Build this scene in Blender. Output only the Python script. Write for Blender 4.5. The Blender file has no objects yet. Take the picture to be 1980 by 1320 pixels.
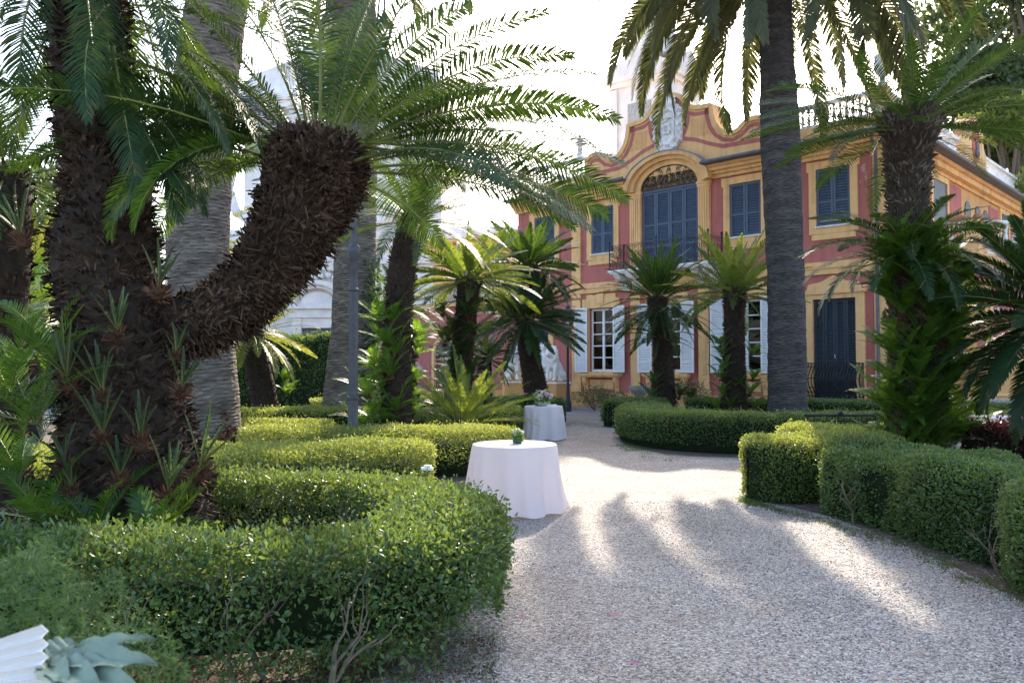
import bpy, math, random
import numpy as np
from mathutils import Vector, Matrix
PI = math.pi
R = math.radians
sc = bpy.context.scene
col = sc.collection

# ------------------------------------------------------------------ camera geometry
FPX = 1570.0
PITCH = math.atan(50 / 1570)
CA, SA = math.cos(PITCH), math.sin(PITCH)
EYE = 1.6

def ray(px, py):
    u = (px - 990) / FPX
    v = (660 - py) / FPX
    return np.array([u, CA - v * SA, SA + v * CA])

def P(px, py, d):
    r = ray(px, py)
    r = r * (d / r[1])
    return np.array([r[0], r[1], r[2] + EYE])

def G(px, py, h=0.0):
    r = ray(px, py)
    r = r * ((h - EYE) / r[2])
    return np.array([r[0], r[1], h])

# ------------------------------------------------------------------ materials
MATS = {}

def new_mat(name):
    m = bpy.data.materials.new(name)
    m.use_nodes = True
    nt = m.node_tree
    nt.nodes.clear()
    out = nt.nodes.new('ShaderNodeOutputMaterial')
    MATS[name] = m
    return m, nt, out

def N(nt, typ, **kw):
    n = nt.nodes.new(typ)
    for k, v in kw.items():
        if hasattr(n, k):
            setattr(n, k, v)
        else:
            n.inputs[k.replace('_', ' ')].default_value = v
    return n

def rgb(c):
    return (c[0], c[1], c[2], 1)

def ramp(nt, fac, stops):
    r = nt.nodes.new('ShaderNodeValToRGB')
    el = r.color_ramp.elements
    while len(el) < len(stops):
        el.new(0.5)
    for e, (p, c) in zip(el, stops):
        e.position = p
        e.color = rgb(c)
    nt.links.new(fac, r.inputs['Fac'])
    return r.outputs['Color']

def leaf_mat(name, dark, light, trans, rough=0.4, tf=0.4, spec=0.5, dry=None):
    m, nt, out = new_mat(name)
    at = N(nt, 'ShaderNodeAttribute', attribute_name='var')
    c = ramp(nt, at.outputs['Fac'], [(0, dry or dark), (0.03, dry or dark), (0.05, dark), (1, light)])
    p = nt.nodes.new('ShaderNodeBsdfPrincipled')
    nt.links.new(c, p.inputs['Base Color'])
    p.inputs['Roughness'].default_value = rough
    p.inputs['Specular IOR Level'].default_value = spec
    t = nt.nodes.new('ShaderNodeBsdfTranslucent')
    c2 = ramp(nt, at.outputs['Fac'], [(0, tuple(x * 0.6 for x in trans)), (1, trans)])
    nt.links.new(c2, t.inputs['Color'])
    mx = nt.nodes.new('ShaderNodeMixShader')
    mx.inputs[0].default_value = tf
    nt.links.new(p.outputs[0], mx.inputs[1])
    nt.links.new(t.outputs[0], mx.inputs[2])
    nt.links.new(mx.outputs[0], out.inputs[0])
    return m

def plain(name, c, rough=0.6, var=0.12, scale=4.0, bump=0.0, bscale=30.0, metal=0.0, c2=None, detail=6.0, spec=0.4, stretch=None):
    m, nt, out = new_mat(name)
    p = nt.nodes.new('ShaderNodeBsdfPrincipled')
    p.inputs['Roughness'].default_value = rough
    p.inputs['Metallic'].default_value = metal
    p.inputs['Specular IOR Level'].default_value = spec
    tc = nt.nodes.new('ShaderNodeTexCoord')
    src = tc.outputs['Object']
    if stretch:
        mp = nt.nodes.new('ShaderNodeMapping')
        mp.inputs['Scale'].default_value = stretch
        nt.links.new(src, mp.inputs['Vector'])
        src = mp.outputs[0]
    n = N(nt, 'ShaderNodeTexNoise', Scale=scale, Detail=detail, Roughness=0.65)
    nt.links.new(src, n.inputs['Vector'])
    lo = c2 if c2 else tuple(x * (1 - var) for x in c)
    hi = c if c2 else tuple(min(1, x * (1 + var)) for x in c)
    cc = ramp(nt, n.outputs['Fac'], [(0.33, lo), (0.67, hi)])
    nt.links.new(cc, p.inputs['Base Color'])
    if bump:
        n2 = N(nt, 'ShaderNodeTexNoise', Scale=bscale, Detail=4.0)
        nt.links.new(src, n2.inputs['Vector'])
        b = N(nt, 'ShaderNodeBump', Strength=bump, Distance=0.02)
        nt.links.new(n2.outputs['Fac'], b.inputs['Height'])
        nt.links.new(b.outputs[0], p.inputs['Normal'])
    nt.links.new(p.outputs[0], out.inputs[0])
    return m

def stucco(name, c, worn, amount=0.0):
    m, nt, out = new_mat(name)
    p = nt.nodes.new('ShaderNodeBsdfPrincipled')
    p.inputs['Roughness'].default_value = 0.85
    p.inputs['Specular IOR Level'].default_value = 0.2
    tc = nt.nodes.new('ShaderNodeTexCoord')
    n = N(nt, 'ShaderNodeTexNoise', Scale=1.1, Detail=8.0, Roughness=0.7)
    nt.links.new(tc.outputs['Object'], n.inputs['Vector'])
    mp = nt.nodes.new('ShaderNodeMapping')
    mp.inputs['Scale'].default_value = (5, 5, 0.5)
    nt.links.new(tc.outputs['Object'], mp.inputs['Vector'])
    n3 = N(nt, 'ShaderNodeTexNoise', Scale=1.0, Detail=5.0)
    nt.links.new(mp.outputs[0], n3.inputs['Vector'])
    mul = N(nt, 'ShaderNodeMath', operation='ADD')
    nt.links.new(n.outputs['Fac'], mul.inputs[0])
    nt.links.new(n3.outputs['Fac'], mul.inputs[1])
    half = N(nt, 'ShaderNodeMath', operation='MULTIPLY')
    half.inputs[1].default_value = 0.5
    nt.links.new(mul.outputs[0], half.inputs[0])
    cc = ramp(nt, half.outputs[0], [(0.33, tuple(x * 0.66 for x in c)), (0.48, c), (0.66, tuple(min(1, x * 1.15) for x in c))])
    if amount:
        n4 = N(nt, 'ShaderNodeTexNoise', Scale=0.7, Detail=9.0, Roughness=0.75)
        nt.links.new(tc.outputs['Object'], n4.inputs['Vector'])
        f = ramp(nt, n4.outputs['Fac'], [(0.66 - amount * 0.02, (0, 0, 0)), (0.70, (1, 1, 1))])
        mix = N(nt, 'ShaderNodeMix', data_type='RGBA')
        nt.links.new(f, mix.inputs[0])
        nt.links.new(cc, mix.inputs[6])
        mix.inputs[7].default_value = rgb(worn)
        cc = mix.outputs[2]
    nt.links.new(cc, p.inputs['Base Color'])
    n2 = N(nt, 'ShaderNodeTexNoise', Scale=60.0, Detail=3.0)
    nt.links.new(tc.outputs['Object'], n2.inputs['Vector'])
    b = N(nt, 'ShaderNodeBump', Strength=0.15, Distance=0.01)
    nt.links.new(n2.outputs['Fac'], b.inputs['Height'])
    nt.links.new(b.outputs[0], p.inputs['Normal'])
    nt.links.new(p.outputs[0], out.inputs[0])
    return m

def var_mat(name, stops, rough=0.8, spec=0.2, bump=0.0, bscale=80.0):
    m, nt, out = new_mat(name)
    at = N(nt, 'ShaderNodeAttribute', attribute_name='var')
    c = ramp(nt, at.outputs['Fac'], stops)
    p = nt.nodes.new('ShaderNodeBsdfPrincipled')
    nt.links.new(c, p.inputs['Base Color'])
    p.inputs['Roughness'].default_value = rough
    p.inputs['Specular IOR Level'].default_value = spec
    if bump:
        tc = nt.nodes.new('ShaderNodeTexCoord')
        n2 = N(nt, 'ShaderNodeTexNoise', Scale=bscale, Detail=4.0)
        nt.links.new(tc.outputs['Object'], n2.inputs['Vector'])
        b = N(nt, 'ShaderNodeBump', Strength=bump, Distance=0.02)
        nt.links.new(n2.outputs['Fac'], b.inputs['Height'])
        nt.links.new(b.outputs[0], p.inputs['Normal'])
    nt.links.new(p.outputs[0], out.inputs[0])
    return m

def gravel_mat():
    m, nt, out = new_mat('gravel')
    tc = nt.nodes.new('ShaderNodeTexCoord')
    p = nt.nodes.new('ShaderNodeBsdfPrincipled')
    p.inputs['Roughness'].default_value = 0.75
    p.inputs['Specular IOR Level'].default_value = 0.3
    v = N(nt, 'ShaderNodeTexVoronoi', Scale=80.0, Randomness=1.0)
    nz = N(nt, 'ShaderNodeTexNoise', Scale=30.0, Detail=2.0)
    nt.links.new(tc.outputs['Object'], nz.inputs['Vector'])
    add = N(nt, 'ShaderNodeMix', data_type='RGBA')
    add.blend_type = 'LINEAR_LIGHT'
    add.inputs[0].default_value = 0.012
    nt.links.new(tc.outputs['Object'], add.inputs[6])
    nt.links.new(nz.outputs['Color'], add.inputs[7])
    nt.links.new(add.outputs[2], v.inputs['Vector'])
    sep = nt.nodes.new('ShaderNodeSeparateColor')
    nt.links.new(v.outputs['Color'], sep.inputs[0])
    c = ramp(nt, sep.outputs[0], [(0.0, (0.10, 0.10, 0.105)), (0.22, (0.21, 0.20, 0.20)), (0.45, (0.36, 0.325, 0.295)), (0.62, (0.43, 0.335, 0.28)), (0.8, (0.47, 0.45, 0.42)), (1.0, (0.67, 0.64, 0.59))])
    big = N(nt, 'ShaderNodeTexNoise', Scale=0.9, Detail=5.0, Roughness=0.6)
    nt.links.new(tc.outputs['Object'], big.inputs['Vector'])
    bc = ramp(nt, big.outputs['Fac'], [(0.3, (0.74, 0.70, 0.66)), (0.5, (0.94, 0.92, 0.90)), (0.72, (1, 1, 1))])
    mul = N(nt, 'ShaderNodeMix', data_type='RGBA')
    mul.blend_type = 'MULTIPLY'
    mul.inputs[0].default_value = 1.0
    nt.links.new(c, mul.inputs[6])
    nt.links.new(bc, mul.inputs[7])
    nt.links.new(mul.outputs[2], p.inputs['Base Color'])
    mr = N(nt, 'ShaderNodeMath', operation='MULTIPLY_ADD')
    nt.links.new(v.outputs['Distance'], mr.inputs[0])
    mr.inputs[1].default_value = -1.0
    nt.links.new(sep.outputs[1], mr.inputs[2])
    b = N(nt, 'ShaderNodeBump', Strength=1.0, Distance=0.011)
    nt.links.new(mr.outputs[0], b.inputs['Height'])
    lowf = N(nt, 'ShaderNodeTexNoise', Scale=3.2, Detail=3.0)
    nt.links.new(tc.outputs['Object'], lowf.inputs['Vector'])
    b2 = N(nt, 'ShaderNodeBump', Strength=0.55, Distance=0.05)
    nt.links.new(lowf.outputs['Fac'], b2.inputs['Height'])
    nt.links.new(b2.outputs[0], b.inputs['Normal'])
    nt.links.new(b.outputs[0], p.inputs['Normal'])
    nt.links.new(p.outputs[0], out.inputs[0])
    return m

def glass_mat():
    m, nt, out = new_mat('window_glass')
    t = nt.nodes.new('ShaderNodeBsdfTransparent')
    t.inputs[0].default_value = (0.75, 0.78, 0.78, 1)
    g = nt.nodes.new('ShaderNodeBsdfGlossy')
    g.inputs['Roughness'].default_value = 0.03
    mx = nt.nodes.new('ShaderNodeMixShader')
    f = N(nt, 'ShaderNodeFresnel', IOR=1.35)
    ad = N(nt, 'ShaderNodeMath', operation='ADD')
    ad.inputs[1].default_value = 0.01
    nt.links.new(f.outputs[0], ad.inputs[0])
    nt.links.new(ad.outputs[0], mx.inputs[0])
    nt.links.new(t.outputs[0], mx.inputs[1])
    nt.links.new(g.outputs[0], mx.inputs[2])
    nt.links.new(mx.outputs[0], out.inputs[0])
    return m

def emit_mat(name, c, s):
    m, nt, out = new_mat(name)
    e = nt.nodes.new('ShaderNodeEmission')
    e.inputs[0].default_value = rgb(c)
    e.inputs[1].default_value = s
    nt.links.new(e.outputs[0], out.inputs[0])
    return m

def cloth_mat():
    m, nt, out = new_mat('white_cloth')
    p = nt.nodes.new('ShaderNodeBsdfPrincipled')
    p.inputs['Base Color'].default_value = (0.90, 0.84, 0.86, 1)
    p.inputs['Roughness'].default_value = 0.85
    p.inputs['Specular IOR Level'].default_value = 0.2
    t = nt.nodes.new('ShaderNodeBsdfTranslucent')
    t.inputs[0].default_value = (0.92, 0.82, 0.82, 1)
    mx = nt.nodes.new('ShaderNodeMixShader')
    mx.inputs[0].default_value = 0.42
    nt.links.new(p.outputs[0], mx.inputs[1])
    nt.links.new(t.outputs[0], mx.inputs[2])
    nt.links.new(mx.outputs[0], out.inputs[0])
    return m

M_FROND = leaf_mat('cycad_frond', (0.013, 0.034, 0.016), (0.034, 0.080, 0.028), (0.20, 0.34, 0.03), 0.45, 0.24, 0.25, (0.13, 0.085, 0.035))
M_FRONDY = leaf_mat('cycad_frond_backlit', (0.06, 0.11, 0.03), (0.13, 0.18, 0.04), (0.42, 0.44, 0.06), 0.38, 0.45)  # frond copy with the yellow of backlight put into its colour
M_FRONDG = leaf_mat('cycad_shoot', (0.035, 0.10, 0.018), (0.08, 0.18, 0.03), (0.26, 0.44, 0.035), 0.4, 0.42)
M_FRONDM = leaf_mat('cycad_frond_lit', (0.028, 0.065, 0.02), (0.07, 0.13, 0.03), (0.36, 0.44, 0.05), 0.48, 0.36, 0.3)  # paler frond copy, yellowish sunlit highlights put into the colour
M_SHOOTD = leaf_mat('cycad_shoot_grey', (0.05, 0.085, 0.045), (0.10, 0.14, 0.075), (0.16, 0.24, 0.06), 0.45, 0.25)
M_DATE = leaf_mat('date_frond', (0.055, 0.070, 0.030), (0.12, 0.125, 0.055), (0.22, 0.24, 0.07), 0.45, 0.33, 0.5, (0.15, 0.10, 0.05))
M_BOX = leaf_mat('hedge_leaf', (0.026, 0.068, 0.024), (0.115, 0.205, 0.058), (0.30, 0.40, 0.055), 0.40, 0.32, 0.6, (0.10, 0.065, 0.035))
M_BOXL = leaf_mat('hedge_leaf_sunlit', (0.055, 0.115, 0.026), (0.17, 0.27, 0.07), (0.50, 0.54, 0.08), 0.40, 0.44, 0.8, (0.14, 0.10, 0.05))  # lighter hedge leaf copy, sunlight on the tops put into the colour
M_RED = leaf_mat('red_leaf', (0.030, 0.012, 0.016), (0.10, 0.03, 0.035), (0.25, 0.05, 0.05), 0.35, 0.25)
M_TREE = leaf_mat('tree_leaf', (0.025, 0.05, 0.02), (0.07, 0.11, 0.035), (0.18, 0.25, 0.05), 0.45, 0.35)
M_TREEB = leaf_mat('tree_leaf_bright', (0.06, 0.10, 0.02), (0.15, 0.21, 0.05), (0.42, 0.48, 0.08), 0.45, 0.45)
M_FERN = leaf_mat('fern_leaf', (0.035, 0.09, 0.025), (0.09, 0.17, 0.05), (0.20, 0.32, 0.07), 0.5, 0.4)
M_IVY = leaf_mat('ivy_leaf', (0.02, 0.05, 0.02), (0.05, 0.10, 0.035), (0.14, 0.24, 0.05), 0.4, 0.3)
M_GRASS = leaf_mat('grass_leaf', (0.03, 0.07, 0.015), (0.08, 0.13, 0.03), (0.2, 0.3, 0.05), 0.5, 0.4)
M_CORE = plain('hedge_inner_shade', (0.014, 0.022, 0.010), 0.95, 0.4, 14.0, spec=0.05)  # near black, the shade inside the hedges put into the colour
M_RACHIS = plain('leaf_stalk', (0.17, 0.19, 0.05), 0.5, 0.25, 3.0)
M_SCALE = var_mat('trunk_scales', [(0, (0.022, 0.014, 0.010)), (0.5, (0.060, 0.038, 0.026)), (0.85, (0.115, 0.075, 0.050)), (1, (0.16, 0.10, 0.06))], 0.9, 0.1)
M_SCALEG = var_mat('trunk_scales_grey', [(0, (0.035, 0.024, 0.018)), (0.5, (0.10, 0.072, 0.052)), (1, (0.21, 0.165, 0.13))], 0.9, 0.1)
M_FUZZ = var_mat('shoot_fuzz', [(0, (0.055, 0.030, 0.020)), (1, (0.20, 0.10, 0.062))], 0.9, 0.1)
M_BARK = plain('cycad_core', (0.030, 0.020, 0.014), 0.95, 0.4, 18.0, 0.6, 40.0)
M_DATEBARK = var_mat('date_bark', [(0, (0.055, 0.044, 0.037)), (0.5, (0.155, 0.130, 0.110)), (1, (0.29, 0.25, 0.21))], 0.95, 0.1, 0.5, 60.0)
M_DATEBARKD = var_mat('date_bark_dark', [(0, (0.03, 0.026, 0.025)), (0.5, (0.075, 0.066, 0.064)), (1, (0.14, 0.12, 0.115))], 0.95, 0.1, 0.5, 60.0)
M_ROOT = plain('root_mass', (0.22, 0.13, 0.08), 0.95, 0.4, 25.0, 0.8, 40.0)
M_STEM = plain('hedge_stem', (0.15, 0.115, 0.08), 0.85, 0.35, 20.0, 0.3, 60.0)
M_GRAVEL = gravel_mat()
M_SOIL = plain('soil', (0.085, 0.065, 0.045), 0.95, 0.45, 9.0, 0.6, 50.0)
M_REDW = stucco('red_stucco', (0.46, 0.155, 0.135), (0.66, 0.61, 0.58), 1.6)
M_OCHRE = stucco('ochre_stucco', (0.80, 0.48, 0.22), (0.72, 0.62, 0.52), 0.9)
M_OCHRED = stucco('ochre_plinth_side_shade', (0.62, 0.34, 0.14), (0.5, 0.4, 0.3), 0.3)  # plinth ochre; on side wall and bay the darker tone stands for shade
M_STONE = plain('white_stone', (0.80, 0.77, 0.74), 0.8, 0.2, 5.0, 0.4, 40.0)
M_STONEG = plain('grey_stone', (0.36, 0.35, 0.33), 0.85, 0.3, 8.0, 0.5, 40.0)
M_CHURCH = plain('church_stone', (0.85, 0.79, 0.75), 0.85, 0.12, 1.2, 0.3, 8.0)
M_TOWER = plain('tower_stone', (0.78, 0.70, 0.64), 0.85, 0.12, 0.8)
M_SLATE = plain('slate', (0.13, 0.13, 0.15), 0.6, 0.25, 6.0)
M_SHUT = plain('blue_shutter', (0.075, 0.105, 0.165), 0.5, 0.15, 3.0)
M_SHUTD = plain('dark_shutter', (0.030, 0.042, 0.058), 0.5, 0.15, 3.0)
M_WHITE = plain('white_paint', (0.78, 0.78, 0.79), 0.5, 0.05, 3.0)
M_IRON = plain('black_iron', (0.025, 0.024, 0.026), 0.5, 0.3, 10.0, metal=0.2)
M_IRONG = plain('grey_iron', (0.075, 0.075, 0.085), 0.5, 0.2, 10.0, metal=0.2)
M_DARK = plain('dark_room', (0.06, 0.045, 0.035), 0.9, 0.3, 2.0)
M_WOOD = plain('old_door', (0.15, 0.14, 0.13), 0.7, 0.3, 3.0, stretch=(8, 8, 0.6))
M_GLASS = glass_mat()
M_CLOTH = cloth_mat()
M_LAMP = emit_mat('lamp_glow', (1.0, 0.55, 0.2), 12.0)
M_PETAL = leaf_mat('pink_petal', (0.6, 0.05, 0.30), (0.75, 0.10, 0.42), (0.7, 0.1, 0.4), 0.5, 0.3)
M_FLW = leaf_mat('white_flower', (0.62, 0.62, 0.50), (0.82, 0.80, 0.74), (0.8, 0.78, 0.7), 0.6, 0.3)
M_FLP = leaf_mat('pink_flower', (0.68, 0.45, 0.50), (0.82, 0.66, 0.68), (0.8, 0.6, 0.62), 0.6, 0.3)
M_BOWL = plain('green_bowl', (0.03, 0.07, 0.03), 0.3, 0.3, 20.0)
M_GREYLEAF = plain('silver_leaf', (0.20, 0.26, 0.19), 0.5, 0.22, 12.0, 0.3, 30.0)
M_PAPER = plain('white_paper', (0.86, 0.84, 0.82), 0.6, 0.04, 3.0)
M_SHIELD = plain('niche_red', (0.50, 0.12, 0.07), 0.8, 0.3, 3.0)
M_LANTERN = glass_mat()

# ------------------------------------------------------------------ objects
def tag(o, label=None, cat=None, group=None, kind=None):
    if label: o['label'] = label
    if cat: o['category'] = cat
    if group: o['group'] = group
    if kind: o['kind'] = kind
    return o

def empty(name, loc, label, cat, group=None, rz=0.0):
    o = bpy.data.objects.new(name, None)
    o.empty_display_size = 0.3
    col.objects.link(o)
    o.location = loc
    o.rotation_euler = (0, 0, rz)
    return tag(o, label, cat, group)

def link(name, me, parent=None, loc=None):
    o = bpy.data.objects.new(name, me)
    col.objects.link(o)
    if parent is not None:
        o.parent = parent
    if loc is not None:
        o.location = loc
    return o

class QM:
    """bulk quads held in numpy arrays"""
    def __init__(self):
        self.v, self.q, self.m, self.r, self.n = [], [], [], [], 0
    def add(self, v, q, mi=0, var=None):
        v = np.asarray(v, np.float32).reshape(-1, 3)
        q = np.asarray(q, np.int32).reshape(-1, 4)
        self.v.append(v)
        self.q.append(q + self.n)
        self.m.append(np.full(len(q), mi, np.int32))
        if var is None:
            var = np.full(len(q), 0.5, np.float32)
        self.r.append(np.broadcast_to(np.asarray(var, np.float32), (len(q),)).copy())
        self.n += len(v)
    def build(self, name, mats, parent=None, smooth=False, offset=None, loc=None):
        v = np.concatenate(self.v)
        q = np.concatenate(self.q)
        if offset is not None:
            v = v - np.asarray(offset, np.float32)
        me = bpy.data.meshes.new(name)
        me.vertices.add(len(v))
        me.vertices.foreach_set('co', v.astype(np.float32).ravel())
        me.loops.add(len(q) * 4)
        me.loops.foreach_set('vertex_index', q.ravel())
        me.polygons.add(len(q))
        me.polygons.foreach_set('loop_start', np.arange(0, len(q) * 4, 4, dtype=np.int32))
        me.polygons.foreach_set('material_index', np.concatenate(self.m))
        me.polygons.foreach_set('use_smooth', np.full(len(q), smooth, dtype=bool))
        for m in (mats if isinstance(mats, (list, tuple)) else [mats]):
            me.materials.append(m)
        me.update(calc_edges=True)
        a = me.attributes.new('var', 'FLOAT', 'FACE')
        a.data.foreach_set('value', np.concatenate(self.r))
        return link(name, me, parent, loc)

class MB:
    """small meshes: boxes, prisms, tubes, lathes"""
    def __init__(self):
        self.v, self.f = [], []
    def raw(self, vs, fs):
        b = len(self.v)
        self.v += [tuple(x) for x in vs]
        self.f += [tuple(i + b for i in f) for f in fs]
        return self
    def box(self, x0, x1, y0, y1, z0, z1):
        vs = [(x, y, z) for z in (z0, z1) for y in (y0, y1) for x in (x0, x1)]
        return self.raw(vs, [(0, 2, 3, 1), (4, 5, 7, 6), (0, 1, 5, 4), (2, 6, 7, 3), (0, 4, 6, 2), (1, 3, 7, 5)])
    def prism(self, poly, y0, y1):
        n = len(poly)
        vs = [(x, y0, z) for x, z in poly] + [(x, y1, z) for x, z in poly]
        fs = [tuple(range(n)), tuple(range(2 * n - 1, n - 1, -1))]
        fs += [(i, i + n, (i + 1) % n + n, (i + 1) % n) for i in range(n)]
        return self.raw(vs, fs)
    def prismz(self, poly, z0, z1):
        n = len(poly)
        vs = [(x, y, z0) for x, y in poly] + [(x, y, z1) for x, y in poly]
        fs = [tuple(range(n - 1, -1, -1)), tuple(range(n, 2 * n))]
        fs += [(i, (i + 1) % n, (i + 1) % n + n, i + n) for i in range(n)]
        return self.raw(vs, fs)
    def band(self, outer, inner, y0, y1, closed=False):
        n = len(outer)
        vs = [(x, y0, z) for x, z in outer] + [(x, y0, z) for x, z in inner] + [(x, y1, z) for x, z in outer] + [(x, y1, z) for x, z in inner]
        fs = []
        for i in range(n if closed else n - 1):
            j = (i + 1) % n
            fs += [(i, j, n + j, n + i), (2 * n + i, 3 * n + i, 3 * n + j, 2 * n + j), (i, 2 * n + i, 2 * n + j, j), (n + i, n + j, 3 * n + j, 3 * n + i)]
        if not closed:
            fs += [(0, n, 3 * n, 2 * n), (n - 1, 3 * n - 1, 4 * n - 1, 2 * n - 1)]
        return self.raw(vs, fs)
    def tube(self, pts, r, n=6, cap=True):
        pts = [Vector(p) for p in pts]
        m = len(pts)
        rs = r if isinstance(r, (list, tuple)) else [r] * m
        vs, fs = [], []
        u = None
        for i, p in enumerate(pts):
            t = (pts[min(i + 1, m - 1)] - pts[max(i - 1, 0)])
            if t.length < 1e-9: t = Vector((0, 0, 1))
            t.normalize()
            if u is None:
                u = t.orthogonal().normalized()
            else:
                u = (u - t * u.dot(t))
                u = u.normalized() if u.length > 1e-6 else t.orthogonal().normalized()
            w = t.cross(u)
            for k in range(n):
                a = 2 * PI * k / n
                vs.append(p + (u * math.cos(a) + w * math.sin(a)) * rs[i])
        for i in range(m - 1):
            for k in range(n):
                k2 = (k + 1) % n
                fs.append((i * n + k, i * n + k2, (i + 1) * n + k2, (i + 1) * n + k))
        if cap:
            fs += [tuple(range(n - 1, -1, -1)), tuple((m - 1) * n + k for k in range(n))]
        return self.raw(vs, fs)
    def lathe(self, prof, c=(0, 0, 0), n=16, fn=None):
        vs, fs = [], []
        m = len(prof)
        for r, z in prof:
            for k in range(n):
                a = 2 * PI * k / n
                rr = r * (fn(a, z) if fn else 1)
                vs.append((c[0] + rr * math.cos(a), c[1] + rr * math.sin(a), c[2] + z))
        for i in range(m - 1):
            for k in range(n):
                k2 = (k + 1) % n
                fs.append((i * n + k, i * n + k2, (i + 1) * n + k2, (i + 1) * n + k))
        fs += [tuple(range(n - 1, -1, -1)), tuple((m - 1) * n + k for k in range(n))]
        return self.raw(vs, fs)
    def ball(self, c, rx, ry=None, rz=None, n=10, rot=None):
        ry = ry or rx; rz = rz or rx
        vs, fs = [], []
        m = n // 2 + 1
        for i in range(m + 1):
            ph = PI * i / m
            for k in range(n):
                a = 2 * PI * k / n
                s = max(math.sin(ph), 0.02)
                v = Vector((rx * s * math.cos(a), ry * s * math.sin(a), -rz * math.cos(ph)))
                if rot: v = rot @ v
                vs.append(v + Vector(c))
        for i in range(m):
            for k in range(n):
                k2 = (k + 1) % n
                fs.append((i * n + k, i * n + k2, (i + 1) * n + k2, (i + 1) * n + k))
        fs += [tuple(range(n - 1, -1, -1)), tuple(m * n + k for k in range(n))]
        return self.raw(vs, fs)
    def xform(self, M):
        self.v = [tuple(M @ Vector(p)) for p in self.v]
        return self
    def build(self, name, mat, parent=None, smooth=False, loc=None):
        me = bpy.data.meshes.new(name)
        me.from_pydata(self.v, [], self.f)
        for m in (mat if isinstance(mat, (list, tuple)) else [mat]):
            me.materials.append(m)
        if smooth:
            me.polygons.foreach_set('use_smooth', np.full(len(me.polygons), True))
            try:
                me.set_sharp_from_angle(angle=R(40))
            except Exception:
                pass
        me.update()
        return link(name, me, parent, loc)

def unit(a):
    return a / (np.linalg.norm(a, axis=-1, keepdims=True) + 1e-9)

def sines(p, seed, freq, octs=4):
    rg = np.random.default_rng(seed)
    o = np.zeros(p.shape[:-1])
    amp, f, tot = 1.0, freq, 0
    for k in range(octs):
        for j in range(3):
            w = rg.normal(size=3)
            w = w / np.linalg.norm(w) * f * 6.28
            o += amp * np.sin(p @ w + rg.uniform(0, 6.28)) / 3
        tot += amp
        amp *= 0.55
        f *= 1.9
    return o / tot

def catmull(pts, step):
    pts = [np.asarray(p, float) for p in pts]
    if len(pts) == 2:
        n = max(2, int(np.linalg.norm(pts[1] - pts[0]) / step))
        return np.array([pts[0] + (pts[1] - pts[0]) * i / n for i in range(n + 1)])
    ex = [2 * pts[0] - pts[1]] + pts + [2 * pts[-1] - pts[-2]]
    out = []
    for i in range(1, len(ex) - 2):
        a, b, c, d = ex[i - 1:i + 3]
        n = max(1, int(np.linalg.norm(c - b) / step))
        for k in range(n):
            t = k / n
            out.append(0.5 * (2 * b + (c - a) * t + (2 * a - 5 * b + 4 * c - d) * t * t + (3 * b - a - 3 * c + d) * t ** 3))
    out.append(pts[-1])
    return np.array(out)

def leaf_quads(qm, pos, nrm, L, W, rg, mi=0, spread=1.0, var=None):
    n = len(pos)
    a = unit(nrm * 0.75 + rg.normal(size=(n, 3)) * spread * 0.75 + np.array([0, 0, 0.15]))
    b = unit(np.cross(a, unit(rg.normal(size=(n, 3)))))
    c = np.cross(a, b)
    ll = L * rg.uniform(0.5, 1.5, (n, 1))
    ww = W * rg.uniform(0.7, 1.3, (n, 1))
    v = np.empty((n, 4, 3), np.float32)
    v[:, 0] = pos
    v[:, 1] = pos + a * ll * 0.5 + b * ww * 0.5 + c * ll * 0.08
    v[:, 2] = pos + a * ll
    v[:, 3] = pos + a * ll * 0.5 - b * ww * 0.5 + c * ll * 0.08
    q = np.arange(n * 4).reshape(n, 4)
    qm.add(v, q, mi, rg.uniform(0, 1, n) if var is None else var)

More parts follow.
